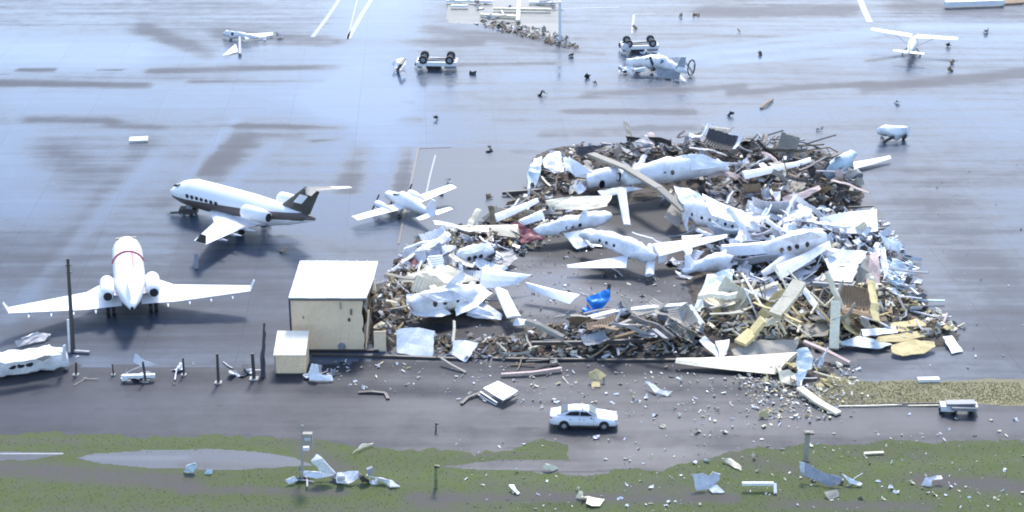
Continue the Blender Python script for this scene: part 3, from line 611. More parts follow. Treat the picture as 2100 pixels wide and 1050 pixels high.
for k in range(3): bm = bmesh.new(); beam(bm, (-3.5 - k * .3, 1.27 - k * .06, 1.95 + k * .3), (-8.2 - k * .1, .44, 2.5 + k * .14), .05, .06); obj('stripe', bm, FIN, j)
wheel(j, 6.4, .12, .3, .3, .2, (6.3, 0, 1.2)); wheel(j, 6.4, -.2, .3, .3, .2)
for s in (1, -1): wheel(j, -1.4, s * 1.6, .4, .4, .28, (-1.2, s * 1.5, 1.2)); wheel(j, -1.4, s * 2.0, .4, .4, .28)
# --- overexposed white jet with the red trim
j = thing('business_jet', 'all white jet with thin red trim, seen from its tail, its tailplane gone', 'airplane', (-32.35, 134.15, 0), (0, 0, R(103.5)))
bm = bmesh.new(); loft(bm, [(8.5, 1.72, .05, .05), (8.2, 1.74, .42, .36), (7.5, 1.85, .85, .75), (6.4, 2.05, 1.15, 1.1), (5, 2.15, 1.3, 1.3), (0, 2.15, 1.32, 1.3), (-3, 2.2, 1.25, 1.2), (-5.5, 2.35, .85, .85), (-7.4, 2.5, .4, .42), (-8.3, 2.55, .2, .2)]); obj('fuselage', bm, PLANE, j, smooth=True)
bm = bmesh.new(); rod(bm, (-8.25, 0, 2.55), (-8.45, 0, 2.55), .15); obj('exhaust', bm, BLACK, j)
for s in (1, -1):
    bm = bmesh.new(); foil(bm, (2.2, s * .8, 1.3), (-4.6, s * .8, 1.25), (-1.6, s * 3.6, 1.5), (-5.2, s * 3.6, 1.46), .38, .24); foil(bm, (-1.6, s * 3.603, 1.5), (-5.2, s * 3.603, 1.46), (-4.6, s * 9.7, 2.05), (-5.75, s * 9.7, 2.02), .24, .09); obj('wing', bm, PLANE, j)
    bm = bmesh.new(); foil(bm, (-4.8, s * 9.7, 2.1), (-5.75, s * 9.7, 2.1), (-5.5, s * 10.0, 2.95), (-6.0, s * 10.0, 2.95), .06, .04); obj('winglet', bm, PLANE, j)
    for k in range(4):
        bm = bmesh.new(); yy = s * (2.9 + k * 1.75); x = -5.0 - k * .17; zz = 1.25 + k * .13
        loft(bm, [(x + 1.1, zz, .1, .1), (x + .2, zz - .02, .15, .15), (x - .65, zz, .03, .03)], 8)
        for v in bm.verts: v.co.y += yy
        obj('flap_fairing', bm, PLANE, j)
    nacelle(j, -3.2, s * 1.85, 2.3, .62, 3.3)
    wheel(j, -3.4, s * 1.5, .4, .4, .3, (-3.2, s * 1.5, 1.2)); wheel(j, -3.4, s * 1.95, .4, .4, .3)
    bm = bmesh.new(); foil(bm, (-1.0, s * 1.33, 2.0), (-4.2, s * 1.2, 2.1), (-1.0, s * 1.33, 2.14), (-4.2, s * 1.2, 2.24), .02, .02); obj('red_trim', bm, RED, j)
bm = bmesh.new(); foil(bm, (-2.2, 0, 3.35), (-7.4, 0, 2.85), (-4.6, .05, 3.95), (-7.2, .1, 3.75), .2, .12); obj('fin_stub', bm, PLANE, j)
bm = bmesh.new(); foil(bm, (1.6, -.30, 3.46), (-4.2, -.30, 3.26), (1.6, -.52, 3.42), (-4.2, -.52, 3.2), .04, .04); obj('red_trim', bm, RED, j)
bm = bmesh.new(); rr = []
for k in range(13):
    t = R(15 + k * 12.5); rr.append((Vector((1.9, math.cos(t) * 1.335, 2.15 + math.sin(t) * 1.315)), .12))
tube(bm, rr, 6); obj('red_band', bm, RED, j)
bm = bmesh.new(); foil(bm, (6.9, -.75, 2.75), (6.1, -.9, 3.1), (6.9, .75, 2.75), (6.1, .9, 3.1), .12, .12); obj('windscreen', bm, GLASS, j)
wheel(j, 5.8, .12, .3, .3, .18, (5.7, 0, 1.2)); wheel(j, 5.8, -.12, .3, .3, .18)
# --- light aeroplanes
def light_plane(label, loc, rz, span, L, high, twin, roll=0):
    o = thing('light_aircraft', label, 'airplane', loc, (R(roll), 0, R(rz)))
    zf = 1.25; h = L / 2
    bm = bmesh.new(); loft(bm, [(h, zf - .1, .12, .12), (h * .9, zf - .1, .42, .4), (h * .55, zf, .6, .55), (h * .2, zf + .2, .65, .8), (-h * .15, zf + .15, .55, .65), (-h * .6, zf + .1, .28, .32), (-h, zf + .2, .08, .12)], 14); obj('fuselage', bm, PLANE, o, smooth=True)
    zw = zf + .95 if high else zf - .35
    for s in (1, -1):
        bm = bmesh.new(); foil(bm, (h * .45, s * .3, zw), (h * .45 - 1.65, s * .3, zw), (h * .36, s * span / 2, zw + .35), (h * .36 - 1.15, s * span / 2, zw + .33), .16, .07, 4, 0); obj('wing', bm, PLANE, o)
        bm = bmesh.new(); foil(bm, (-h * .78, s * .05, zf + .25), (-h * 1.02, s * .05, zf + .25), (-h * .86, s * 1.9, zf + .3), (-h * 1.02, s * 1.9, zf + .3), .08, .05); obj('tailplane', bm, PLANE, o)
        if high: bm = bmesh.new(); rod(bm, (h * .35, s * .5, zf - .4), (h * .3, s * span * .24, zw), .05); obj('wing_strut', bm, PLANE, o)
        wheel(o, h * .1, s * 1.1, .22, .22, .16, (h * .15, s * .5, .8))
        if twin:
            bm = bmesh.new(); loft(bm, [(h * .45 + 1.2, zw + .15, .15, .15), (h * .45 + 1.0, zw + .15, .36, .34), (h * .45, zw + .15, .38, .36), (h * .45 - 1.5, zw + .1, .12, .12)], 12)
            for v in bm.verts: v.co.y += s * 1.9
            obj('engine', bm, PLANE, o, smooth=True)
            bm = bmesh.new(); box(bm, (h * .45 + 1.26, s * 1.9, zw + .15), (.05, .16, 1.7), Matrix.Rotation(R(35), 3, 'X')); obj('propeller', bm, DARK, o)
    bm = bmesh.new(); foil(bm, (-h * .6, 0, zf + .4), (-h * 1.0, 0, zf + .3), (-h * .88, 0, zf + 1.7), (-h * 1.06, 0, zf + 1.7), .1, .06); obj('fin', bm, PLANE, o)
    bm = bmesh.new(); foil(bm, (h * .52, -.5, zf + .5), (h * .3, -.5, zf + .8), (h * .52, .5, zf + .5), (h * .3, .5, zf + .8), .1, .1); obj('windscreen', bm, GLASS, o)
    wheel(o, h * .8, 0, .2, .2, .14, (h * .78, 0, .9))
    if not twin: bm = bmesh.new(); box(bm, (h + .06, 0, zf - .1), (.05, .15, 1.8), Matrix.Rotation(R(60), 3, 'X')); obj('propeller', bm, DARK, o)
    return o
light_plane('small white twin engine aeroplane alone on the apron beside the white painted line', (-9.6, 153.6, 0), 127, 11.4, 8.6, False, True, -4)
light_plane('small white high wing aeroplane farthest away across the apron, among scattered dark bits', (50.5, 211.4, 0), 72, 10.8, 9.2, True, False, 2)

# ================================================================ VEHICLES
def sedan(loc, rz):
    c = thing('sedan_car', 'white four door sedan standing on the soaked road in front of the wreckage', 'car', loc, (0, 0, R(rz)))
    CAR = mat('car_white', (.74, .75, .80), .22, dirt=.15, dcol=(.45, .45, .48), scale=2, bump=0, var=.03)
    def sup(bm, secs, n=24, e=.45):
        rings = []
        for x, zb, zt, hw in secs:
            ring = []
            for k in range(n):
                t = 6.2832 * k / n; cx = math.copysign(abs(math.cos(t)) ** e, math.cos(t)); cz = math.copysign(abs(math.sin(t)) ** (e + .15), math.sin(t))
                z = (zb + zt) / 2 + cz * (zt - zb) / 2; q = 1 - .08 * max(0, (z - .55)) / .5
                ring.append(bm.verts.new((x, cx * hw * q, z)))
            rings.append(ring)
        for a_, b_ in zip(rings, rings[1:]):
            for k in range(n): bm.faces.new((a_[k], a_[(k + 1) % n], b_[(k + 1) % n], b_[k]))
        bm.faces.new(rings[0]); bm.faces.new(rings[-1])
    bm = bmesh.new(); sup(bm, [(2.46, .35, .58, .60), (2.38, .26, .70, .78), (2.15, .2, .78, .88), (1.5, .2, .90, .93), (.95, .2, .98, .93), (0, .2, 1.0, .93), (-1.2, .2, 1.02, .93), (-1.7, .2, 1.05, .92), (-2.2, .24, 1.03, .88), (-2.4, .3, .95, .80), (-2.47, .4, .8, .66)]); obj('body', bm, CAR, c, smooth=True)
    bm = bmesh.new(); sup(bm, [(1.0, .9, .99, .74), (.35, .92, 1.36, .70), (.05, .92, 1.44, .66), (-.6, .92, 1.47, .65), (-1.1, .92, 1.40, .66), (-1.75, .95, 1.12, .72), (-1.95, .95, 1.06, .7)], 24, .5); gh = obj('greenhouse', bm, CAR, c, smooth=True)
    def quad(nm, pts, m, par=c, th=.02):
        bm = bmesh.new(); bm.faces.new([bm.verts.new(p) for p in pts]); bm.normal_update(); bmesh.ops.solidify(bm, geom=bm.faces[:], thickness=th); return obj(nm, bm, m, par)
    quad('windscreen', [(.93, .66, 1.02), (.40, .60, 1.375), (.40, -.60, 1.375), (.93, -.66, 1.02)], GLASS)
    quad('rear_window', [(-1.16, .55, 1.41), (-1.66, .6, 1.175), (-1.66, -.6, 1.175), (-1.16, -.55, 1.41)], GLASS)
    for s in (1, -1):
        for a_ in ([(.62, 1.03), (.18, 1.33), (-.25, 1.36), (-.25, 1.03)], [(-.33, 1.03), (-.33, 1.36), (-.98, 1.32), (-1.35, 1.06)]):
            quad('side_window', [(x, s * (.70 - (z - 1.0) * .13 + .02), z) for x, z in a_], GLASS)
        bm = bmesh.new(); box(bm, (.55, s * .98, 1.02), (.12, .2, .12)); bmesh.ops.bevel(bm, geom=bm.edges[:], offset=.03, segments=1); obj('mirror', bm, DARK, c)
        bm = bmesh.new(); box(bm, (2.33, s * .62, .66), (.16, .3, .12), Matrix.Rotation(s * .35, 3, 'Z')); obj('headlight', bm, GREY, c)
        bm = bmesh.new(); box(bm, (-2.36, s * .62, .86), (.14, .28, .13), Matrix.Rotation(-s * .3, 3, 'Z')); obj('tail_light', bm, REDM, c)
        for x in (1.45, -1.42):
            bm = bmesh.new(); bmesh.ops.create_cone(bm, cap_ends=True, segments=24, radius1=.37, radius2=.37, depth=.05, matrix=Matrix.Translation((x, s * .915, .36)) @ Matrix.Rotation(R(90), 4, 'X')); obj('wheel_arch', bm, BLACK, c)
            wheel(c, x, s * .87, .33, .33, .22)
        bm = bmesh.new(); beam(bm, (1.0, s * .935, .27), (-1.0, s * .935, .27), .03, .08); obj('sill_trim', bm, DARK, c)
        for x in (-.3, .72): bm = bmesh.new(); beam(bm, (x, s * .925, .35), (x, s * .885, .98), .02, .012); obj('door_gap', bm, DARK, c)
        for x in (.0, -.95): bm = bmesh.new(); box(bm, (x, s * .92, .82), (.16, .03, .03)); obj('door_handle', bm, GREY, c)
    bm = bmesh.new(); box(bm, (2.44, 0, .42), (.05, 1.0, .16)); obj('grille', bm, DARK, c)
    bm = bmesh.new(); box(bm, (-.1, 0, 1.475), (.12, .9, .03)); obj('roof_rail', bm, GREY, c)
    return c
ca = P(1197, 870); sedan((ca.x, ca.y, 0.01), -2)
def flipped_truck(label, loc, rz, sc_=1.0, body=WHITE):
    t = thing('overturned_truck', label, 'truck', loc, (R(3), 0, R(rz)))
    bm = bmesh.new(); box(bm, (0, 0, .85), (4.6, 1.9, .42)); bmesh.ops.bevel(bm, geom=bm.edges[:], offset=.12, segments=2)
    for v in bm.verts: v.co += Vector((0, 0, noise.noise(v.co) * .1))
    obj('body', bm, body, t)
    bm = bmesh.new(); box(bm, (-.4, 0, .36), (1.9, 1.6, .62))
    for v in bm.verts: v.co.x *= 1 if v.co.z > .4 else .75; v.co.z = max(v.co.z, .04)
    bmesh.ops.bevel(bm, geom=bm.edges[:], offset=.08, segments=1); obj('crushed_cab', bm, DARK, t)
    for x0, x1 in ((.9, 2.2), (-2.2, -1.7)): bm = bmesh.new(); box(bm, ((x0 + x1) / 2, 0, .48), (x1 - x0, 1.7, .35)); obj('dented_panel', bm, GREY, t)
    for s in (1, -1): bm = bmesh.new(); beam(bm, (2.1, s * .45, 1.12), (-2.2, s * .45, 1.1), .12, .12); obj('chassis_rail', bm, DARK, t)
    for x in (1.5, -1.5):
        bm = bmesh.new(); rod(bm, (x, -.85, 1.2), (x, .85, 1.2), .07); obj('axle', bm, DARK, t)
        for s in (1, -1): wheel(t, x, s * .85, 1.34, .5, .34)
    for x in (-.9, .1): bm = bmesh.new(); box(bm, (x, -.9, .45), (.5, .06, .3)); obj('window', bm, GLASS, t)
    bm = bmesh.new(); rod(bm, (1.2, .1, 1.12), (-2.0, -.15, 1.12), .06); obj('drive_shaft', bm, GREY, t)
    t.scale = (sc_,) * 3; return t
flipped_truck('overturned white truck lying on its roof alone with four wheels in the air', P(897, 141), -4, 1.08)
flipped_truck('overturned white pickup with dark wheels lying behind the small crashed plane', P(1311, 106), 6, 1.02)

# ================================================================ FAR THINGS ON THE APRON
wreck_plane('crashed small white aeroplane crumpled in front of the overturned pickup', [(1286, 127, 1.3, .35), (1305, 126, 1.4, .6), (1335, 126, 1.5, .85), (1362, 130, 1.4, .8), (1385, 140, 1.2, .45), (1404, 147, 1.2, .2)],
            [(1.8, .5), (2.4, .5), (2.9, .5)], [('crumpled_panel', [(1370, 118, 1.5), (1396, 117, 1.9), (1392, 128, 1.2), (1368, 130, 1)], WRECK, .2), ('hanging_skin', [(1345, 140, 1.1), (1395, 146, 1), (1393, 163, .1), (1352, 160, .1)], GREY, .35)],
            [('fin', ((1384, 141, 1.3), (1404, 142, 1.3), (1397, 119, 2.6), (1407, 119, 2.6)), GREY, .1, .06), ('wing', ((1300, 131, 1), (1296, 140, .8), (1272, 142, .4), (1268, 150, .2)), PLANE, .15, .08), ('engine_cowl', ((1296, 140, 1), (1296, 148, .5), (1322, 139, 1), (1322, 149, .5)), PLANE, .4, .4)], False, 'crashed_light_aircraft', wsz=(.3, .22))
o = thing('detached_wheel_ring', 'large dark ring standing upright at the tail of the crashed small aeroplane', 'ring', P(1417, 156), world_parts=True)
bm = bmesh.new(); c0 = P(1417, 156) + Vector((0, 0, 1.05)); tube(bm, [(c0 + Vector((math.cos(k * .3927) * .5, math.cos(k * .3927) * .7, math.sin(k * .3927) * .95)), .09) for k in range(17)], 8); obj('tyre', bm, BLACK, o)
bm = bmesh.new(); beam(bm, c0 - Vector((.1, .4, 1.05)), c0 + Vector((.3, -.2, .7)), .1, .1); obj('strut', bm, PLANE, o)
sheet('crumpled_car_body', 'white crumpled piece of bodywork lying left of the overturned truck', 'wreckage', [(803, 128, .9), (815, 120, 1.0), (829, 117, .9), (833, 132, .5), (822, 143, .1), (806, 141, .1)], WHITE, .35)
beams('bent_black_strip', 'black bent strip across the white crumpled bodywork near the overturned truck', 'wreckage', [[(829, 121, 1.3), (822, 133, 1.2), (815, 144, .1)]], DARK, .35, .2)
o = thing('white_engine_cowling', 'rounded white cowling on dark legs alone on the apron behind the wreck heap', 'aircraft part', P(1835, 284), world_parts=True)
bm = bmesh.new(); tube(bm, [(P(1806, 272, 1.2), .3), (P(1814, 268, 1.2), .55), (P(1836, 271, 1.0), .62), (P(1856, 268, 1.1), .42), (P(1863, 273, 1.1), .3)], 14)
for v in bm.verts: v.co += Vector((noise.noise(v.co * 1.1), noise.noise(v.co * 1.3 + Vector((4, 0, 0))), noise.noise(v.co * 1.6))) * .5
obj('cowling', bm, PLANE, o, smooth=True)
for s in (((1812, 291, .1), (1834, 280, .8)), ((1808, 275, .2), (1820, 277, .7)), ((1852, 284, .1), (1861, 276, .9))):
    bm = bmesh.new(); beam(bm, P(*s[0]), P(*s[1]), .3, .26); obj('leg', bm, DARK, o)
sheet('pale_board', 'small pale flat board lying alone on the streaked apron left of the dark flanked jet', 'board', [(267, 284, .25), (304, 282, .25), (303, 291, .05), (266, 292, .05)], WHITE, .03, .2)
scatter('round the crashed small plane at the overturned pickup', [(1268, 142), (1330, 132), (1420, 150), (1410, 166), (1280, 160)], 22, {'scrap': 3, 'strip': 2, 'curl': 1}, {WRECK: 5, DARK: 3, GREY: 2}, .8, 1.6, .5, .7)
scatter('between the overturned pickup and the crashed small plane', [(1268, 95), (1350, 100), (1360, 118), (1272, 122)], 12, {'scrap': 3, 'curl': 1}, {WRECK: 4, DARK: 4, GREY: 2}, .8, 1.5, .5, .7)
# ruined slab and yard at the far edge
tag(grid_sheet('ruined_building_floor', -12, 12, 219, 250, .3, .01, groundmat('pale_ruin_floor', (.14, .145, .14), (.3, .3, .27), .6, .4), {'wet_tone': (.5, [])}, [(915, -60), (1146, -60), (1146, 84), (1060, 58), (985, 50), (915, 48)], 4), kind='structure')
beams('tall_white_pole', 'tall white pole standing at the corner of the ruined pale building', 'pole', [[(1148, 86, 0), (1148, 3, 5.4)]], WHITE, .35, .3)
for k, (s, m) in enumerate((([(916, 2, .4), (1010, 3, .4)], WHITE), ([(1012, 18, .4), (1130, 20, .4)], CREAM), ([(1065, -5, .3), (1062, 42, .3)], WHITE), ([(985, 30, .3), (1060, 34, .3)], CREAM), ([(1085, 5, .3), (1140, 6, .3)], WHITE), ([(925, 12, .4), (960, 12, .4)], WHITE))):
    beams('fallen_roof_strip', 'pale roof strips lying on the ruined building floor at the far edge', 'roof strip', [s], m, .5, .3, 'pale strips on the ruined floor')
scatter('on the ruined far floor', [(918, 0), (1144, 0), (1144, 80), (1060, 56), (918, 46)], 34, {'scrap': 3, 'plank': 3, 'clump': 1}, {WRECK: 3, CREAM: 3, TAN: 1, GREY: 1}, .8, 2.0)
scatter('in the dark line of rubble at the far ruin', [(985, 44), (1050, 48), (1150, 74), (1185, 98), (1160, 98), (1090, 80), (1000, 58)], 34, {'scrap': 3, 'plank': 2, 'clump': 2}, {DARK: 3, BROWN: 3, WRECK: 2, TAN: 2}, .7, 1.6)
litter('fine_rubble_strip', 'fine dark rubble strewn along the edge of the ruined far floor', 'rubble', [(985, 42), (1050, 46), (1150, 72), (1190, 100), (1150, 98), (1090, 80), (1000, 60)], 500, {BROWN: 2, DARK: 2, WRECK: 1}, .15, .6)
beams('white_roof_edge', 'long white roof edge lying at the very back near the far trees strip', 'roof edge', [[(1938, 8, .6), (2058, 4, .6)]], WHITE, .8, .7)
sheet('dark_cladding', 'dark panel behind the long white roof edge at the far corner', 'panel', [(2052, -6, .5), (2100, -8, .5), (2100, 8, .1), (2055, 10, .1)], BROWN, .1, .2)
wreck_plane('crumpled remains of a small white aeroplane at the far left part of the apron', [(458, 68, .6, .2), (475, 70, .7, .45), (500, 73, .7, .4), (530, 76, .5, .2)], [(1.2, .4)], [], [('wing', ((498, 70, .8), (504, 80, .5), (560, 68, .5), (563, 73, .3)), BROKE, .12, .08), ('tail', ((482, 90, .6), (488, 106, .1), (474, 100, .4), (455, 116, .1)), BROKE, .12, .08), ('strut', ((488, 75, 1), (494, 76, 1), (488, 112, .2), (495, 112, .2)), GREY, .12, .1)], False, 'crashed_light_aircraft')
scatter('beside the small crash at the far left', [(440, 62), (590, 62), (580, 88), (450, 85)], 9, {'scrap': 2, 'plank': 1}, {WRECK: 2, DARK: 2, GREY: 1}, .8, 1.6)
for (x, y) in ((1428, 28), (1515, 62), (1558, 108), (1952, 126), (1950, 142), (2022, 63), (1946, 92), (1303, 55), (1498, 233), (1457, 262), (1682, 262), (1840, 207), (1113, 191), (1220, 168), (1003, 305), (1003, 402), (853, 132), (970, 147), (1172, 112), (583, 511), (1205, 156), (895, 240), (1395, 30), (920, 370), (905, 392)):
    o = link('rubble_lump', libmesh('scrap', rnd.choice((DARK, BROWN, DARK, GREY))), None, P(x, y, .3)); s = rnd.uniform(.8, 1.4); o.scale = (s, s, s * 1.5); o.rotation_euler = (rnd.uniform(.3, 1.2), .3, rnd.uniform(0, 6))
    tag(o, 'small dark lump of wreckage lying alone on the open apron', 'debris lump', 'lone dark lumps on the apron')
beams('bent_rod', 'thin bent rod lying alone on the apron behind the heap', 'rod', [[(1560, 222, .1), (1572, 212, .3), (1585, 203, .2)]], BROWN, .25, .15)
beams('dark_wing_spar', 'long dark spar sticking out on the apron at the left edge of the upper heap', 'spar', [[(1030, 396, .3), (1110, 390, .6)]], DARK, .35, .3)

# ================================================================ THE HEAP: aircraft broken in it
wreck_plane('broken white jet fuselage with three square windows lying along the top of the heap', [(1282, 366, 2.4, .7), (1320, 358, 2.5, 1.05), (1370, 349, 2.6, 1.25), (1430, 340, 2.5, 1.1), (1470, 343, 2.2, .7), (1494, 347, 2.0, .2)],
            [(1.35, .1), (1.65, .12), (1.95, .14)], [('torn_skin', [(1395, 318, 4.0), (1440, 316, 3.8), (1500, 340, 2.6), (1420, 350, 2.6)], PLANE, .2), ('torn_skin', [(1300, 372, 1.6), (1430, 364, 1.5), (1452, 352, 1.8), (1300, 360, 1.9)], PLANE, .15)], (), False)
wreck_plane('white fuselage barrel with a row of small dark windows, broken open at its upper end', [(1418, 425, 1.9, 1.15), (1445, 436, 2.1, 1.2), (1490, 448, 2.1, 1.15), (1530, 462, 1.9, 1.0), (1560, 478, 1.6, .7)],
            [(.5 + k * .35, -.05) for k in range(9)], [('torn_skin', [(1381, 382, 3.2), (1412, 386, 3.4), (1450, 408, 3.4), (1430, 424, 2.8), (1398, 420, 2.3)], PLANE, .3), ('torn_skin', [(1440, 398, 3.4), (1500, 428, 3.2), (1560, 452, 2.6), (1545, 470, 2.2), (1460, 440, 2.9)], PLANE, .2), ('window_frame_strip', [(1398, 424, 2.2), (1412, 440, 1.8), (1413, 474, .6), (1402, 452, .9)], PLANE, .15)], (), True, wsz=(.14, .17))
wreck_plane('small white aeroplane lying spread out in the middle of the heap', [(1196, 478, 1.8, .3), (1215, 484, 1.9, .65), (1250, 494, 2.0, .8), (1295, 510, 1.9, .8), (1325, 523, 1.7, .7), (1345, 530, 1.5, .35)],
            [(1.4, .15), (1.75, .15), (2.1, .15), (2.45, .15)], [], [('wing', ((1338, 500, 1.9), (1352, 526, 1.5), (1490, 483, 2.0), (1492, 490, 1.9)), PLANE, .28, .08), ('wing', ((1290, 523, 1.2), (1284, 549, .9), (1162, 546, .7), (1164, 552, .6)), PLANE, .25, .08),
             ('tail_boom', ((1326, 505, 1.6), (1345, 505, 1.6), (1323, 568, .5), (1341, 566, .5)), PLANE, .35, .25), ('engine_cowl', ((1345, 520, 1.2), (1350, 540, .7), (1368, 515, 1.2), (1366, 538, .7)), PLANE, .35, .3), ('wing_flap', ((1398, 483, 2.2), (1400, 510, 1.6), (1442, 483, 2.2), (1430, 500, 1.7)), PLANE, .15, .08), ('gear_door', ((1443, 500, 1.2), (1458, 500, 1.2), (1468, 522, .4), (1476, 520, .4)), PLANE, .1, .06)], False, wsz=(.13, .16))
wreck_plane('white fuselage with three round windows rising to the right beside the dark red patch', [(1100, 477, 1.2, .35), (1125, 470, 1.4, .6), (1165, 460, 1.5, .72), (1215, 450, 1.6, .72), (1250, 444, 1.5, .45)],
            [(1.75, 0), (2.05, 0), (2.35, 0)], [('torn_skin', [(1155, 480, .9), (1195, 474, 1.2), (1213, 502, .4), (1182, 512, .2)], PLANE, .15)], [('wing', ((1062, 452, 1.9), (1075, 462, 1.5), (1108, 434, 2.2), (1118, 450, 1.8)), PLANE, .25, .2), ('fin', ((1185, 448, 2), (1205, 440, 2), (1196, 434, 2.8), (1206, 430, 2.8)), PLANE, .1, .06)], False, wsz=(.17, .19))
wreck_plane('short white cabin piece with three square windows among white sheets below the cream wing', [(938, 527, 1.5, .5), (955, 524, 1.6, .7), (985, 518, 1.6, .7), (1010, 512, 1.4, .4)],
            [(1.0, -.1), (1.4, -.1), (1.8, -.1)], [('roof_skin', [(948, 519, 2.2), (975, 502, 2.5), (1010, 498, 2.4), (1000, 510, 2.1), (965, 522, 2)], PLANE, .15)], [], True, wsz=(.2, .22))
wreck_plane('white nose section lying left of the top fuselage with a dark doorway', [(1205, 372, 1.6, .7), (1225, 367, 1.8, 1.0), (1262, 362, 1.9, 1.05), (1285, 365, 1.7, .6)], [(1.1, -.25), (2.1, .3)], [('torn_skin', [(1150, 338, 2.6), (1168, 322, 3), (1215, 352, 2.4), (1245, 368, 1.8), (1180, 362, 1.6)], PLANE, .3), ('torn_skin', [(1183, 374, 1.2), (1225, 380, .8), (1284, 372, 1.4), (1240, 356, 2.2)], PLANE, .2)], [], False, wsz=(.3, .5))
wreck_plane('pale blue broken tail piece with dark spots at the upper right corner of the heap', [(1695, 362, 1.2, .5), (1712, 348, 1.9, .75), (1735, 328, 2.7, .7), (1752, 313, 3.3, .3)], [(1.2, .2), (1.7, -.2), (2.2, .4)], [], [('fin', ((1700, 365, .9), (1700, 380, .3), (1728, 352, 1.3), (1735, 362, .8)), PALEB, .15, .1)], False, m=PALEB, wsz=(.2, .15))
o = thing('torn_wing', 'long clean white wing lying flat beyond the upper right corner of the heap', 'wing', P(1790, 335), world_parts=True)
bm = bmesh.new(); foil(bm, P(1748, 333, .5), P(1752, 347, .4), P(1824, 321, .5), P(1828, 327, .4), .2, .08, 4, .1); obj('wing_skin', bm, PLANE, o)
bm = bmesh.new(); tube(bm, [(P(1744, 356, .5), .4), (P(1756, 355, .5), .5), (P(1763, 362, .4), .4)], 10, True); obj('fuel_tank', bm, GREY, o)
def wing_thing(label, a, b, c, d, m=PLANE, tr=.3, tt=.1, bend=.3):
    W = [P(*p) for p in (a, b, c, d)]; bm = bmesh.new(); foil(bm, *W, tr, tt, 5, bend, a[0]); return tag(obj('torn_wing', bm, m, None, base_of(W)), label, 'wing')
wing_thing('long cream wing lying over dark rubble at the left tip of the heap', (1062, 460, 1.3), (1066, 488, .8), (912, 465, .7), (914, 471, .6), CREAM, .2, .1, .1)
wing_thing('straight white wing slanting down to the blue tarpaulin', (1078, 580, 1.4), (1082, 592, 1.1), (1190, 610, .8), (1168, 630, .4))
wing_thing('white tail fin with a cut edge pointing towards the bare hangar floor', (990, 548, 2.2), (982, 592, 1.2), (1090, 570, 1.1), (1060, 590, .6), PLANE, .2, .08)
wing_thing('white strut wing dropping from the tail fin down to a pointed end', (1014, 592, 1.7), (1040, 596, 1.5), (1040, 660, .7), (1068, 655, .7), PLANE, .2, .15)
wing_thing('white pointed wing tip resting on the floor at the foot of the strut wing', (1058, 652, .6), (1052, 668, .4), (1100, 662, .4), (1098, 668, .35), PLANE, .15, .06)
wing_thing('pale cream wing with a bright leading edge lying at the road edge', (1640, 722, .9), (1590, 768, .3), (1388, 741, .4), (1384, 750, .3), CREAM, .3, .15, .2)
wing_thing('white blade of wing standing nearly upright beside the bare dark floor', (1264, 386, 3.0), (1284, 388, 3.0), (1279, 466, .9), (1293, 466, .9), PLANE, .15, .12, .2)
wing_thing('round nosed white engine cover arched over dark struts in the right middle of the heap', (1478, 503, 2.3), (1480, 525, 1.6), (1600, 500, 2.2), (1590, 525, 1.7), PLANE, .5, .4)
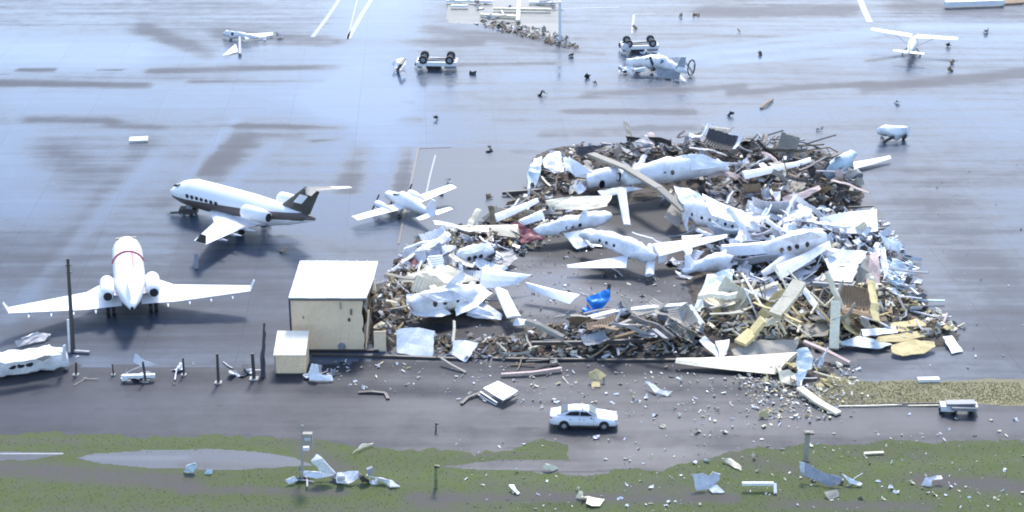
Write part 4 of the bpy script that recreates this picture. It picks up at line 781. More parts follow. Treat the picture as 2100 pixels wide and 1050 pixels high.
# ---- large sheets
SH = [
 ('roof_sheet', 'pale blue cone of torn cladding at the upper left corner of the heap', 'cladding', [(1082, 352, 1.6), (1096, 325, 2.6), (1112, 322, 2.6), (1108, 355, 1.6), (1100, 386, .2), (1082, 388, .2)], PALEB, .35),
 ('roof_sheet', 'rounded white sheet above the left end of the upper heap', 'sheet', [(1112, 330, 2.3), (1130, 312, 2.8), (1150, 312, 2.8), (1156, 350, 1.9), (1138, 356, 1.6), (1118, 345, 1.8)], WRECK, .3),
 ('roof_sheet', 'white triangular sheet cut through by a thin dark line near the top left', 'sheet', [(1152, 312, 2.9), (1170, 332, 2.6), (1186, 345, 2.2), (1158, 352, 1.8)], WRECK, .2),
 ('roof_sheet', 'grey crumpled sheet standing up at the top edge of the heap', 'sheet', [(1302, 290, 2.6), (1325, 276, 3.2), (1340, 298, 2.6), (1330, 318, 1.7), (1310, 308, 1.8)], GREY, .35),
 ('roof_sheet', 'dark torn sheet hanging over the upper left rubble', 'sheet', [(1172, 304, 2.8), (1200, 300, 3), (1246, 296, 3), (1250, 308, 2.5), (1215, 316, 2.2), (1180, 322, 2)], DARK, .35),
 ('loose_cladding', 'widest clean white roof panel, square cornered, on the right side of the heap', 'panel', [(1680, 447, 3.2), (1735, 436, 3.3), (1797, 430, 3.3), (1800, 474, 2.2), (1765, 480, 1.9), (1720, 478, 1.9), (1685, 466, 2.4)], WHITE, .08),
 ('loose_cladding', 'white roof panel with one round hole above the dark gap', 'panel', [(1668, 574, 2.3), (1700, 556, 2.8), (1762, 538, 3.2), (1748, 580, 2.2)], WHITE, .12),
 ('loose_cladding', 'white sheet folded behind the holed panel', 'panel', [(1690, 530, 3.4), (1720, 516, 3.7), (1780, 513, 3.7), (1765, 540, 3.2), (1700, 552, 2.8)], WRECK, .25),
 ('roof_sheet', 'long pale blue sheet sliding down the middle right of the heap', 'sheet', [(1452, 560, 2.6), (1505, 552, 2.9), (1500, 590, 1.9), (1470, 612, 1.3), (1424, 645, .7), (1420, 640, .7)], PALEB, .3),
 ('loose_cladding', 'tall pinkish beige wall strip standing upright near the right end', 'panel', [(1782, 528, 3.3), (1798, 512, 3.6), (1806, 560, 2.4), (1800, 592, 1.3), (1778, 628, .4), (1776, 600, 1)], PINK, .15),
 ('loose_cladding', 'dark tan strip of lining beside the beige wall strip', 'panel', [(1762, 545, 3), (1782, 520, 3.5), (1784, 560, 2.3), (1768, 590, 1.3), (1754, 585, 1.4)], TAN, .25),
 ('cladding_strip', 'steep white cladding strip just right of the beige wall strip', 'cladding', [(1804, 512, 3.5), (1816, 512, 3.5), (1822, 560, 2.2), (1812, 575, 1.7)], WRECK, .15),
 ('cladding_strip', 'longest pale strip of the fan of cladding, sloping down to the right', 'cladding', [(1818, 573, 1.7), (1832, 576, 1.7), (1888, 606, .4), (1872, 614, .2)], PALEB, .12),
 ('cladding_strip', 'pale frayed cladding spread over the right edge above the fan', 'cladding', [(1802, 488, 2.6), (1826, 486, 2.2), (1850, 502, 1.3), (1846, 516, .9), (1812, 504, 2)], PALEB, .35),
 ('cladding_strip', 'thin white strip farthest out on the right edge of the heap', 'cladding', [(1848, 519, .9), (1893, 530, .5), (1890, 536, .2), (1850, 528, .5)], WRECK, .12),
 ('cladding_strip', 'grey blue sheet below the thin white strip', 'cladding', [(1828, 532, 1.6), (1862, 545, .9), (1872, 560, .4), (1850, 580, .3), (1830, 560, 1.2)], PALEB, .3),
 ('cladding_strip', 'short white strip end poking out low on the right edge', 'cladding', [(1860, 568, .5), (1894, 574, .3), (1888, 582, .1), (1858, 578, .3)], WRECK, .1),
 ('cladding_strip', 'pale blue narrow strip under the longest strip of the fan', 'cladding', [(1820, 590, 1.1), (1834, 592, 1), (1856, 612, .3), (1844, 620, .1)], PALEB, .15),
 ('hangar_wall_sheet', 'grey white sheet of wall hanging down at the road side of the heap', 'cladding', [(812, 675, 1.8), (860, 672, 1.9), (892, 680, 1.7), (886, 732, .1), (850, 730, .1), (814, 724, .1)], WHITE, .15),
 ('hangar_wall_sheet', 'tilted grey diamond shaped sheet leaning on the rubble by the road', 'cladding', [(930, 700, 1.2), (952, 698, 1.2), (981, 704, 1.1), (956, 743, .05), (925, 728, .3)], WHITE, .12),
 ('roof_sheet', 'broad cream roof sheet bowed over the left part of the heap', 'sheet', [(812, 578, 2.4), (870, 550, 3), (920, 545, 3), (985, 578, 2.2), (910, 582, 2.0), (850, 582, 2.1)], CREAM, .3),
 ('roof_sheet', 'broad white curved sheet at the left of the heap beside the torn building', 'sheet', [(832, 602, 2.5), (858, 600, 2.5), (895, 622, 2), (925, 640, 1.5), (905, 652, 1.2), (850, 648, 1.2), (836, 630, 1.6)], WHITE, .3),
 ('roof_sheet', 'large smooth white sheet draped left of the strut wing', 'sheet', [(908, 588, 2.6), (985, 584, 2.6), (1008, 600, 2.2), (975, 632, 1.5), (935, 648, 1.1), (930, 618, 1.9)], WHITE, .2),
 ('roof_sheet', 'white sheet spread low in front of the strut wing', 'sheet', [(955, 645, .9), (990, 622, 1.3), (1030, 645, .8), (1028, 656, .5), (975, 652, .6)], WRECK, .15),
 ('roof_strip', 'white strip crossing over the black hole beside the large smooth sheet', 'strip', [(880, 588, 2.6), (892, 584, 2.7), (935, 628, 1.9), (922, 634, 1.7)], CREAM, .1),
 ('column_cladding', 'upright white column of cladding, left of two, at the left of the heap', 'cladding', [(905, 508, 2.6), (930, 505, 2.6), (934, 548, 1.3), (910, 550, 1.2)], WRECK, .2),
 ('column_cladding', 'upright narrow white column of cladding leaning towards the windowed cabin piece', 'cladding', [(936, 513, 2.4), (950, 512, 2.4), (960, 550, 1.2), (945, 552, 1.2)], WRECK, .15),
 ('roof_sheet', 'white sheet over grey rubble at the far left shoulder of the heap', 'sheet', [(845, 522, 2), (880, 508, 2.3), (905, 515, 2.2), (900, 530, 1.6), (850, 536, 1.4)], WRECK, .3),
 ('roof_sheet', 'dark red torn sheet near the top of the left shoulder', 'sheet', [(836, 534, 2), (850, 528, 2.2), (868, 548, 1.7), (858, 556, 1.4)], REDM, .15),
 ('roof_sheet', 'dark red dented panel between the cream wing and the round windowed fuselage', 'sheet', [(1048, 458, 1.8), (1062, 452, 2), (1098, 478, 1.5), (1120, 492, 1), (1070, 500, .7), (1058, 480, 1)], REDM, .25),
 ('roof_sheet', 'cream roof edge lying level across the upper left of the heap', 'sheet', [(1118, 412, 1.8), (1170, 404, 2), (1255, 402, 2), (1245, 424, 1.3), (1200, 432, 1), (1130, 430, 1)], CREAM, .15),
 ('roof_sheet', 'white peaked sheet above the bare dark floor', 'sheet', [(1225, 392, 2.4), (1262, 384, 2.6), (1322, 386, 2.4), (1270, 398, 2), (1235, 404, 1.9)], WRECK, .15),
 ('roof_sheet', 'white sheet against the dark hollow below the round windowed fuselage', 'sheet', [(1200, 447, 1.8), (1225, 442, 1.9), (1252, 446, 1.7), (1235, 462, 1.2), (1205, 465, 1.1)], WRECK, .15),
 ('roof_sheet', 'pale grey white sheet at the foot of the upright fuselage end', 'sheet', [(1362, 448, 1.6), (1385, 398, 2.5), (1400, 440, 1.6), (1390, 470, .6)], TAN, .2),
 ('canopy_shell', 'large upturned cream shell among dark scraps at the top right of the heap', 'shell', [(1575, 336, 2.8), (1600, 330, 2.8), (1616, 345, 2.4), (1612, 368, 1.5), (1598, 352, 1.8)], CREAM, .3),
 ('canopy_shell', 'dark curved sheet under the cream shell', 'shell', [(1520, 338, 2.3), (1552, 330, 2.6), (1590, 350, 1.9), (1600, 372, 1.3), (1550, 362, 1.3)], DARK, .35),
 ('canopy_shell', 'small rounded white shell on the top right rubble', 'shell', [(1556, 338, 2.6), (1566, 334, 2.7), (1576, 345, 2.3), (1566, 351, 2.1)], WHITE, .1),
 ('curved_skin', 'pale curved skin lying along dark rubble right of the top fuselage', 'sheet', [(1448, 358, 2.0), (1490, 350, 2.2), (1520, 362, 1.8), (1512, 368, 1.5), (1480, 360, 1.8), (1452, 366, 1.6)], PINK, .12),
 ('curved_skin', 'white twisted sheet running down towards the widest clean panel', 'sheet', [(1632, 420, 2.9), (1650, 416, 3), (1672, 446, 2.4), (1680, 470, 1.9), (1664, 478, 1.7), (1650, 450, 2.3)], WRECK, .2),
 ('curved_skin', 'pinkish white sheet sloping from the dark patch to the upper right', 'sheet', [(1605, 405, 2.3), (1650, 392, 2.7), (1680, 380, 2.8), (1684, 390, 2.5), (1640, 412, 2), (1610, 420, 1.7)], PINK, .2),
 ('curved_skin', 'white upright sheet beside the pinkish sloping sheet', 'sheet', [(1584, 394, 2.8), (1602, 392, 2.8), (1600, 414, 2), (1588, 412, 2)], WRECK, .15),
 ('curved_skin', 'grey brown smooth sheet in a hollow of the upper right heap', 'sheet', [(1615, 362, 1.8), (1640, 366, 1.8), (1655, 380, 1.4), (1630, 398, 1), (1612, 388, 1.1)], TAN, .2),
 ('insulation_slab', 'frayed yellow insulation behind the two leaning cream slabs', 'insulation', [(1585, 600, 2.4), (1618, 590, 2.6), (1590, 640, 1.4), (1560, 662, 1), (1552, 645, 1.4)], YELLOW, .35),
 ('insulation_slab', 'topmost yellow slab of the stack at the lower right end', 'insulation', [(1830, 662, .9), (1880, 655, .9), (1900, 668, .7), (1860, 680, .6), (1810, 682, .6)], YELLOW, .1),
 ('insulation_slab', 'thick lowest yellow slab of the stack at the lower right end', 'insulation', [(1828, 708, .7), (1870, 698, .8), (1915, 702, .7), (1920, 712, .5), (1895, 724, .4), (1850, 730, .4), (1828, 722, .5)], YELLOW, .12),
 ('insulation_slab', 'middle yellow slab of the stack at the lower right end', 'insulation', [(1800, 692, .8), (1880, 680, .8), (1898, 690, .7), (1850, 700, .6), (1790, 704, .6)], YELLOW, .1),
 ('roof_sheet', 'blue white flat sheet lying left of the yellow stack', 'sheet', [(1722, 700, .7), (1760, 690, .8), (1830, 706, .6), (1800, 716, .4), (1725, 708, .5)], PALEB, .12),
 ('roof_sheet', 'long white sheet wedged between the yellow stack and the blue white sheet', 'sheet', [(1765, 676, 1), (1835, 670, 1), (1840, 682, .8), (1770, 690, .8)], WRECK, .12),
 ('white_board', 'white rectangular board lying tilted off the lower right end of the heap', 'board', [(1933, 692, .6), (1953, 689, .6), (1975, 722, .1), (1952, 726, .1)], WHITE, .05),
 ('roof_sheet', 'pale blue sheet tipped over the bottom front of the heap', 'sheet', [(1634, 720, 2.0), (1656, 714, 2.1), (1668, 738, 1.5), (1662, 760, .9), (1640, 768, .7), (1632, 745, 1.3)], PALEB, .25),
 ('roof_sheet', 'pale blue point hanging below the tipped sheet', 'sheet', [(1634, 762, .9), (1655, 762, .9), (1642, 790, .2), (1636, 794, .1)], PALEB, .2),
 ('roof_sheet', 'cream ragged sheet at the very front foot of the heap', 'sheet', [(1596, 764, .9), (1620, 760, 1), (1634, 768, .8), (1632, 792, .2), (1602, 784, .3)], CREAM, .25),
 ('roof_sheet', 'white notched sheet just above the pale cream wing', 'sheet', [(1466, 700, 1.3), (1496, 696, 1.4), (1490, 726, .6), (1478, 738, .5)], WRECK, .15),
 ('roof_sheet', 'white strip running down to the notched sheet', 'sheet', [(1432, 698, 1.2), (1448, 690, 1.4), (1478, 722, .7), (1470, 734, .5)], WRECK, .15),
 ('roof_sheet', 'brown grey smooth sheet draped above the pale cream wing', 'sheet', [(1500, 716, 1), (1560, 700, 1.2), (1640, 698, 1.1), (1630, 722, .8), (1560, 735, .6), (1505, 728, .8)], TAN, .15),
 ('lining_board', 'brown striped board sloping left of the leaning slabs', 'board', [(1505, 588, 2.3), (1520, 590, 2.3), (1545, 650, .9), (1480, 655, .7), (1478, 630, 1.2)], TAN, .25),
 ('lining_board', 'grey white crumpled sheet below the long pale blue one', 'board', [(1440, 612, 1.9), (1475, 606, 2), (1478, 625, 1.5), (1462, 640, 1.1), (1442, 632, 1.3)], WRECK, .25),
 ('grey_board', 'smooth grey board lying in the shade of the lower right heap', 'board', [(1640, 668, 1), (1700, 660, 1), (1698, 690, .5), (1645, 694, .5)], TAN, .1),
 ('roof_sheet', 'grey bent sheet low behind the white hanging sheets near the torn building', 'sheet', [(1000, 520, 1.2), (1050, 512, 1.3), (1062, 530, .8), (1040, 548, .4), (1010, 538, .6)], GREY, .2),
 ('roof_sheet', 'thin white curled strip on the bare floor right of the small propeller aeroplane', 'strip', [(1382, 556, .5), (1390, 560, .4), (1435, 570, .3), (1425, 574, .1), (1395, 570, .1)], WRECK, .1),
]
for s in SH: sheet(s[0], s[1], s[2], [(x, y, z * (1.25 if 'leaning' in s[1] and s[0] == 'insulation_slab' else .78)) for x, y, z in s[3]], *s[4:])
o = thing('blue_tarp', 'crumpled bright blue tarpaulin lying on the bare hangar floor', 'tarpaulin', P(1220, 645), world_parts=True)
obj('tarp_cover', sheet_bm([P(1200, 612, 1.3), P(1228, 600, 1.6), P(1250, 592, 1.6), P(1253, 612, .9), P(1235, 632, .5), P(1205, 640, .2)], .04, .5, 3, 6, freq=1.1), BLUE, o)
obj('tarp_fold', sheet_bm([P(1195, 632, .7), P(1215, 622, 1), P(1230, 640, .3), P(1210, 652, .1), P(1192, 648, .1)], .04, .4, 8, 5, freq=1.3), BLUE, o)
beams('insulation_slab', 'large cream insulation slab leaning steeply in the right front of the heap', 'insulation', [[(1640, 578, 4.4), (1618, 612, 3.5), (1590, 645, 2.6)]], CREAM, 1.2, .3)
beams('insulation_slab', 'lower cream insulation slab leaning towards the road in the right front', 'insulation', [[(1566, 655, 2.7), (1545, 680, 1.7), (1518, 704, 1.2)]], YELLOW, 1.15, .3)
beams('dark_strut', 'dark strut standing up at the end of the blue tarpaulin', 'strut', [[(1247, 602, .9), (1250, 583, 1.6)]], DARK, .25, .25)
beams('bent_white_beam', 'long white bent beam crossing the front of the heap, its ends turned down like legs', 'beam', [[(1205, 654, 1), (1260, 640, 1.3), (1330, 632, 1.5), (1410, 626, 1.7)], [(1412, 628, 1.65), (1440, 668, .7)], [(1392, 632, 1.5), (1410, 692, .3)]], WHITE, .55, .3)
beams('tan_beam', 'long tan beam lying diagonally across the top fuselage down to the bare dark floor', 'beam', [[(1212, 316, 2.8), (1285, 345, 3.3), (1352, 386, 3.2), (1404, 432, 2.0)]], TAN, .85, .25)
beams('cream_post', 'thick pale post standing upright right of the leaning cream slabs', 'post', [[(1714, 618, 3.2), (1710, 716, .2)]], CREAM, .75, .5)
beams('white_post_stub', 'short bright white post stub in the black gap under the holed panel', 'post', [[(1746, 594, 1.8), (1744, 612, 1.2)]], WHITE, .4, .3)
beams('pale_plank', 'long white and pink plank lying across the lower right front of the heap', 'plank', [[(1648, 700, 1.2), (1700, 722, .8), (1742, 744, .2)]], PINK, .4, .15)
beams('pale_plank', 'stout cream plank reaching down on to the road below the heap', 'plank', [[(1640, 796, .5), (1680, 826, .3), (1720, 848, .15)]], CREAM, .6, .2)
beams('pale_plank', 'long pinkish plank lying level on the road in front of the red brown scraps', 'plank', [[(1028, 768, .2), (1090, 764, .25), (1152, 755, .3)]], PINK, .25, .15)
beams('thin_rafter', 'thin cream rafter crossing in front of the lower leaning slab', 'rafter', [[(1522, 562, 3.4), (1560, 625, 2.6), (1590, 648, 2.2), (1612, 686, .9)]], CREAM, .14, .2)
beams('thin_rafter', 'thin upright grey rafter crossing the leaning slabs', 'rafter', [[(1568, 585, 3.2), (1572, 690, .4)]], TAN, .14, .12)
beams('thin_rafter', 'bent cream rafter in front of the black hollow at the right', 'rafter', [[(1662, 600, 2.7), (1692, 628, 1.8), (1718, 602, 2.6)]], CREAM, .14, .14)
beams('thin_rafter', 'short cream rafter at the foot of the frayed yellow insulation', 'rafter', [[(1560, 705, .3), (1580, 686, .9)]], CREAM, .16, .14)
beams('eaves_girder', 'long grey girder below the holed white roof panel', 'girder', [[(1666, 582, 2.3), (1750, 588, 2.1)]], GREY, .3, .35)
beams('steel_girder', 'long dark girder lying level along the road side of the heap', 'girder', [[(1090, 704, .9), (1200, 703, .9), (1320, 698, .9)]], DARK, .25, .3)
beams('steel_girder', 'brown broken truss sloping up to the bent white beam', 'girder', [[(1195, 698, .8), (1240, 680, 1.1), (1300, 655, 1.4)]], TAN, .35, .3)
beams('steel_girder', 'brown truss lying over the darkest rubble by the road', 'girder', [[(1225, 704, .9), (1290, 686, 1), (1345, 668, 1.3)]], BROWN, .3, .3)
beams('sill_beam', 'long low dark foundation beam between heap and road', 'beam', [[(640, 727, .1), (812, 731, .12), (950, 736, .1)], [(1010, 735, .1), (1100, 737, .18), (1220, 737, .1)], [(1225, 739, .1), (1390, 738, .12)]], DARK, .24, .18)
beams('thin_fascia', 'thin dark fascia leaning above the upper left rubble', 'fascia', [[(1158, 322, 2.6), (1150, 310, 3.1)], [(1152, 314, 2.9), (1160, 358, 1.4)]], GREY, .14, .14)
for i, (s, m) in enumerate(([((1595, 292, 1.3), (1640, 286, 1.6))], GREY) if 0 else x for x in (([(1618, 292, 1.8), (1650, 286, 2)], GREY), ([(1640, 300, 1.4), (1690, 296, 1.6)], BROWN), ([(1655, 308, 1.2), (1700, 302, 1.2), (1718, 312, .6)], BROWN), ([(1592, 284, 1.8), (1612, 292, 1.6)], BROWN), ([(1555, 275, 2.3), (1563, 285, 2)], GREY), ([(1740, 425, .6), (1792, 423, .6)], DARK))):
    beams('roof_rib', 'thin dark rib sticking out of the far edge of the heap', 'rib', [s], m, .16, .14, 'thin ribs along the far edge of the heap')
for i, (x0, x1, y0, y1, z) in enumerate(((1200, 1560, 540, 640, 2.4), (1405, 1425, 300, 262, 0),)):
    pass
beams('vent_pipe', 'thin pale upright pipe rising at the far edge above the top fuselage', 'pipe', [[(1417, 305, 1.6), (1417, 276, 3.3)]], WHITE, .14, .14)
# stack of corrugated pieces on the left shoulder, each lifted slightly
scW = 'on the upper left arm of the heap'
scatter(scW, [(1020, 440), (1095, 400), (1150, 385), (1180, 400), (1100, 440), (960, 490), (1000, 455)], 34, {'plank': 5, 'scrap': 3, 'bar': 1}, {TAN: 3, CREAM: 2, BROWN: 3, WRECK: 3, DARK: 1}, .8, 1.6, .3)
scatter('in the tan tangle below the upper nose section', [(1110, 375), (1200, 372), (1240, 400), (1110, 410)], 24, {'plank': 4, 'scrap': 3, 'clump': 2}, {CREAM: 3, YELLOW: 1, BROWN: 3, TAN: 3, DARK: 2}, .8, 1.6, .3)
scatter('in the dark tangle along the far top edge', [(1180, 312), (1330, 300), (1500, 290), (1620, 296), (1700, 325), (1560, 330), (1440, 318), (1300, 340)], 60, {'plank': 4, 'scrap': 4, 'bar': 3, 'curl': 1}, {BROWN: 3, TAN: 3, DARK: 4, GREY: 4, WRECK: 1, PINK: 1}, .9, 1.9, .4)
scatter('in the mixed scrap right of the cream shell', [(1500, 350), (1620, 350), (1730, 345), (1765, 400), (1760, 430), (1620, 430), (1520, 420), (1470, 380)], 80, {'scrap': 3, 'plank': 3, 'curl': 2, 'bar': 1, 'clump': 1, 'strip': 2, 'corr': 1}, {WRECK: 4, PINK: 2, TAN: 3, DARK: 3, GREY: 2, CREAM: 2, BROWN: 2}, .9, 2.1, .4)
scatter('in the bright jumble left of the widest white panel', [(1540, 450), (1620, 430), (1690, 460), (1720, 490), (1740, 540), (1660, 580), (1560, 580), (1500, 545), (1520, 490)], 95, {'scrap': 3, 'curl': 2, 'strip': 3, 'corr': 2, 'plank': 1}, {WRECK: 8, WHITE: 4, PALEB: 3, GREY: 2, DARK: 1}, .9, 2.4, .5, .8)
scatter('below the widest white panel', [(1700, 480), (1800, 480), (1830, 520), (1820, 560), (1700, 530)], 40, {'scrap': 4, 'curl': 2, 'plank': 2}, {WRECK: 4, WHITE: 2, PALEB: 4, TAN: 2, CREAM: 2, GREY: 1}, .8, 1.8, .5, .8)
scatter('in the spray of cladding at the right edge', [(1810, 490), (1850, 510), (1880, 560), (1880, 620), (1820, 620), (1800, 560)], 26, {'plank': 2, 'curl': 2, 'scrap': 2}, {PALEB: 5, WRECK: 3, GREY: 3, DARK: 1}, .9, 1.9, .3, .5, 1.3, (-.7, .3))
scatter('in the front right tangle of timber and insulation', [(1440, 650), (1500, 610), (1600, 640), (1700, 600), (1800, 620), (1850, 650), (1800, 690), (1650, 710), (1500, 700), (1420, 690)], 95, {'plank': 6, 'clump': 2, 'scrap': 3, 'strip': 2, 'corr': 1, 'bar': 1}, {YELLOW: 5, CREAM: 5, BROWN: 4, TAN: 3, DARK: 2, WRECK: 1}, .9, 1.9, .35)
scatter('around the yellow stack at the lower right end', [(1780, 640), (1900, 620), (1990, 670), (1985, 690), (1920, 690), (1880, 670), (1780, 700)], 34, {'plank': 5, 'scrap': 3, 'clump': 1}, {CREAM: 4, WRECK: 3, YELLOW: 2, PINK: 2, TAN: 2, GREY: 1, PALEB: 1}, .9, 1.9, .25, .3)
scatter('in the brown front edge of the heap', [(1100, 690), (1180, 660), (1300, 665), (1430, 660), (1440, 700), (1400, 732), (1140, 732)], 75, {'plank': 5, 'scrap': 4, 'bar': 3, 'curl': 1}, {BROWN: 4, TAN: 5, DARK: 3, GREY: 3, WRECK: 2, CREAM: 2}, .8, 1.7, .3, .45)
scatter('in the rusty scraps near the long pinkish plank', [(1010, 710), (1110, 705), (1160, 735), (1120, 762), (1030, 758)], 26, {'plank': 4, 'scrap': 3}, {RUST: 3, TAN: 3, CREAM: 2, BROWN: 3}, .6, 1.3, .2)
scatter('at the foot of the torn building', [(780, 640), (830, 560), (860, 570), (850, 640), (800, 720), (775, 710)], 44, {'plank': 5, 'scrap': 4, 'clump': 2}, {BROWN: 5, TAN: 3, YELLOW: 2, CREAM: 2, DARK: 3}, .9, 1.8, .5, .9)
scatter('in the white sheets at the left of the heap', [(840, 520), (900, 500), (1010, 520), (1010, 590), (960, 640), (850, 620), (820, 580)], 60, {'scrap': 3, 'curl': 2, 'strip': 3, 'corr': 1, 'plank': 2}, {WRECK: 7, WHITE: 3, CREAM: 2, GREY: 2, DARK: 1, YELLOW: 1}, .9, 2.0, .5, .6)
scatter('between the cream wing and the cabin piece', [(905, 475), (1060, 470), (1120, 490), (1060, 520), (1000, 515), (900, 500)], 44, {'scrap': 4, 'plank': 4}, {BROWN: 3, CREAM: 3, WRECK: 3, YELLOW: 1, DARK: 2, TAN: 2, PINK: 1}, .8, 1.6, .35)
scatter('around the fuselages in the middle of the heap', [(1350, 400), (1400, 380), (1560, 430), (1560, 520), (1480, 560), (1440, 520), (1400, 490)], 34, {'scrap': 4, 'curl': 2, 'plank': 2, 'bar': 1}, {WRECK: 5, GREY: 2, CREAM: 1, DARK: 2}, .8, 1.8, .4)
scatter('on the open hangar floor', [(1100, 545), (1160, 510), (1300, 570), (1420, 560), (1430, 600), (1280, 630), (1140, 670), (900, 690), (1100, 650)], 26, {'scrap': 4, 'plank': 2}, {WRECK: 3, TAN: 3, DARK: 2, CREAM: 2}, .35, .9, .1, .2)
scatter('on the rubble beside the wall sheets', [(880, 690), (1010, 700), (1100, 720), (1090, 735), (900, 735)], 26, {'scrap': 4, 'plank': 3}, {WRECK: 3, TAN: 3, BROWN: 3, CREAM: 2, DARK: 2}, .6, 1.3, .3)
scatter('at the front foot below the pale cream wing', [(1560, 770), (1600, 762), (1720, 745), (1740, 770), (1700, 800), (1620, 810), (1570, 800)], 40, {'scrap': 4, 'clump': 3, 'plank': 2}, {CREAM: 5, WRECK: 2, YELLOW: 3, TAN: 2}, .6, 1.5, .3)
# bigger torn sheets, one by one
def bigs(where, poly, n, ms, smin, smax, tilt=.45):
    scatter(where, poly, int(n * 1.5 / .62), {'corr': 5, 'strip': 5, 'scrap': 1}, ms, smin, smax, .42, tilt)
bigs('lying large on top of the bright jumble', [(1560, 440), (1680, 440), (1700, 500), (1760, 560), (1640, 590), (1520, 560), (1490, 520)], 22, {WRECK: 5, WHITE: 6, PALEB: 3}, 2.2, 3.8, .5)
bigs('lying large on the far dark half of the heap', [(1200, 310), (1500, 300), (1740, 350), (1760, 430), (1600, 430), (1500, 360), (1250, 340)], 22, {WRECK: 4, TAN: 3, DARK: 4, GREY: 3, PINK: 2}, 2.0, 3.4)
bigs('lying large in the front right tangle', [(1450, 660), (1560, 620), (1760, 620), (1860, 650), (1780, 690), (1560, 720)], 18, {CREAM: 5, YELLOW: 3, TAN: 3, WRECK: 2, BROWN: 2}, 2.0, 3.2)
bigs('lying large at the left end of the heap', [(830, 600), (850, 530), (900, 490), (1010, 500), (1010, 600), (920, 660)], 12, {WRECK: 6, WHITE: 4, CREAM: 3}, 2.0, 3.2)
bigs('lying large in the brown front edge of the heap', [(1110, 690), (1200, 665), (1420, 665), (1430, 705), (1380, 725), (1130, 728)], 14, {TAN: 4, GREY: 3, BROWN: 3, WRECK: 2, DARK: 2}, 1.6, 2.8)
bigs('lying large on the upper left arm of the heap', [(960, 490), (1000, 455), (1095, 420), (1200, 400), (1190, 425), (1060, 470)], 10, {TAN: 2, CREAM: 4, WRECK: 4, BROWN: 2}, 1.2, 2.0)
def leaning(where, poly, n, ms, lmin, lmax):
    for _ in range(n):
        x, y = rpoint(poly); p = P(x, y); L_ = rnd.uniform(lmin, lmax); el = R(rnd.uniform(12, 58)); m = rnd.choices(list(ms), list(ms.values()))[0]; k = rnd.choice(('plank', 'strip', 'plank', 'bar'))
        o = link('leaning_beam', libmesh(k, m)); o.scale = (L_, L_ * .55, L_ * .6); o.rotation_euler = (rnd.uniform(-.5, .5), -el, rnd.choice((rnd.gauss(.9, .5), rnd.gauss(2.2, .5))))
        o.location = (p.x, p.y, Hw(p.x, p.y) * .7 + math.sin(el) * L_ * .42)
        tag(o, 'leaning %s timber sticking up %s' % (CN[m.name], where), 'beam', 'leaning %s beams %s' % (CN[m.name], where))
leaning('in the front right tangle', [(1470, 650), (1540, 610), (1700, 620), (1840, 650), (1800, 690), (1560, 705)], 30, {CREAM: 6, TAN: 3, BROWN: 2, YELLOW: 2, WRECK: 2}, 2.2, 4)
leaning('at its tallest point in the right front', [(1500, 640), (1700, 630), (1740, 680), (1540, 690)], 8, {CREAM: 5, TAN: 2, WRECK: 3}, 4.5, 6)
wreck_plane('crushed white fuselage half hidden under the white sheets beside the torn building', [(842, 632, 1.2, .5), (870, 622, 1.6, .95), (920, 612, 1.7, 1.0), (965, 604, 1.5, .8), (990, 600, 1.3, .4)], [(1.3, .2), (1.7, .2), (2.1, .2)], [('torn_skin', [(860, 604, 2.8), (925, 596, 2.9), (960, 612, 2.3), (900, 622, 2.2)], WRECK, .25)], [('wing', ((930, 606, 1.6), (948, 640, .9), (1005, 640, .9), (1015, 652, .5)), BROKE, .2, .1)])
wreck_plane('broken white fuselage pointing up out of the bright jumble at the right', [(1560, 522, 1.5, .4), (1590, 510, 2.2, .9), (1640, 496, 2.8, 1.05), (1690, 486, 3.0, .9)], [(1.2, .1), (1.5, .1), (1.8, .1), (2.1, .1)], [('torn_skin', [(1600, 488, 3.9), (1660, 474, 4.2), (1690, 484, 3.6), (1630, 500, 3.2)], WRECK, .3)], [('wing', ((1620, 510, 2.2), (1650, 524, 1.6), (1560, 560, 1.6), (1566, 570, 1.3)), BROKE, .25, .1)])
wreck_plane('short white tail cone lying between the arched engine cover and the bare floor', [(1400, 560, .8, .2), (1430, 548, 1.3, .5), (1465, 538, 1.6, .8), (1490, 534, 1.6, .9)], (), [], [('fin', ((1405, 555, 1), (1432, 545, 1.2), (1404, 528, 2), (1415, 526, 2)), BROKE, .1, .06)])
wing_thing('broad white wing slanting across the bright jumble below the widest panel', (1590, 545, 2.2), (1600, 575, 1.6), (1700, 500, 2.8), (1704, 512, 2.6), BROKE, .25, .1)
wing_thing('long white wing lying along the far dark half behind the top fuselage', (1520, 352, 1.9), (1528, 368, 1.5), (1660, 330, 1.9), (1664, 338, 1.7), BROKE, .25, .1)
wing_thing('white wing piece lying over the upper left arm beside the cream roof edge', (1010, 440, 1.5), (1020, 455, 1.1), (1100, 412, 1.6), (1106, 420, 1.4), BROKE, .2, .1)
leaning('from the bright jumble', [(1520, 500), (1650, 450), (1780, 500), (1850, 560), (1780, 600), (1560, 590)], 22, {WRECK: 5, WHITE: 3, PALEB: 3, GREY: 1}, 2.2, 4.2)
leaning('from the far dark half', [(1180, 330), (1500, 310), (1720, 350), (1740, 400), (1520, 400), (1240, 350)], 16, {TAN: 3, BROWN: 2, GREY: 3, DARK: 3}, 2.0, 3.6)
leaning('at the left end of the heap', [(800, 640), (830, 560), (900, 500), (1000, 520), (900, 600)], 14, {CREAM: 3, WRECK: 4, TAN: 2, BROWN: 2}, 2.0, 3.8)
bigs('lying over the fuselages in the middle', [(1150, 470), (1300, 500), (1520, 470), (1560, 520), (1440, 560), (1350, 540), (1200, 500)], 9, {WRECK: 6, WHITE: 3, GREY: 1}, 1.4, 2.6, .3)
bigs('lying against the top fuselage', [(1200, 380), (1480, 360), (1500, 372), (1240, 396)], 8, {WRECK: 5, WHITE: 3, TAN: 1}, 1.4, 2.6, .3)
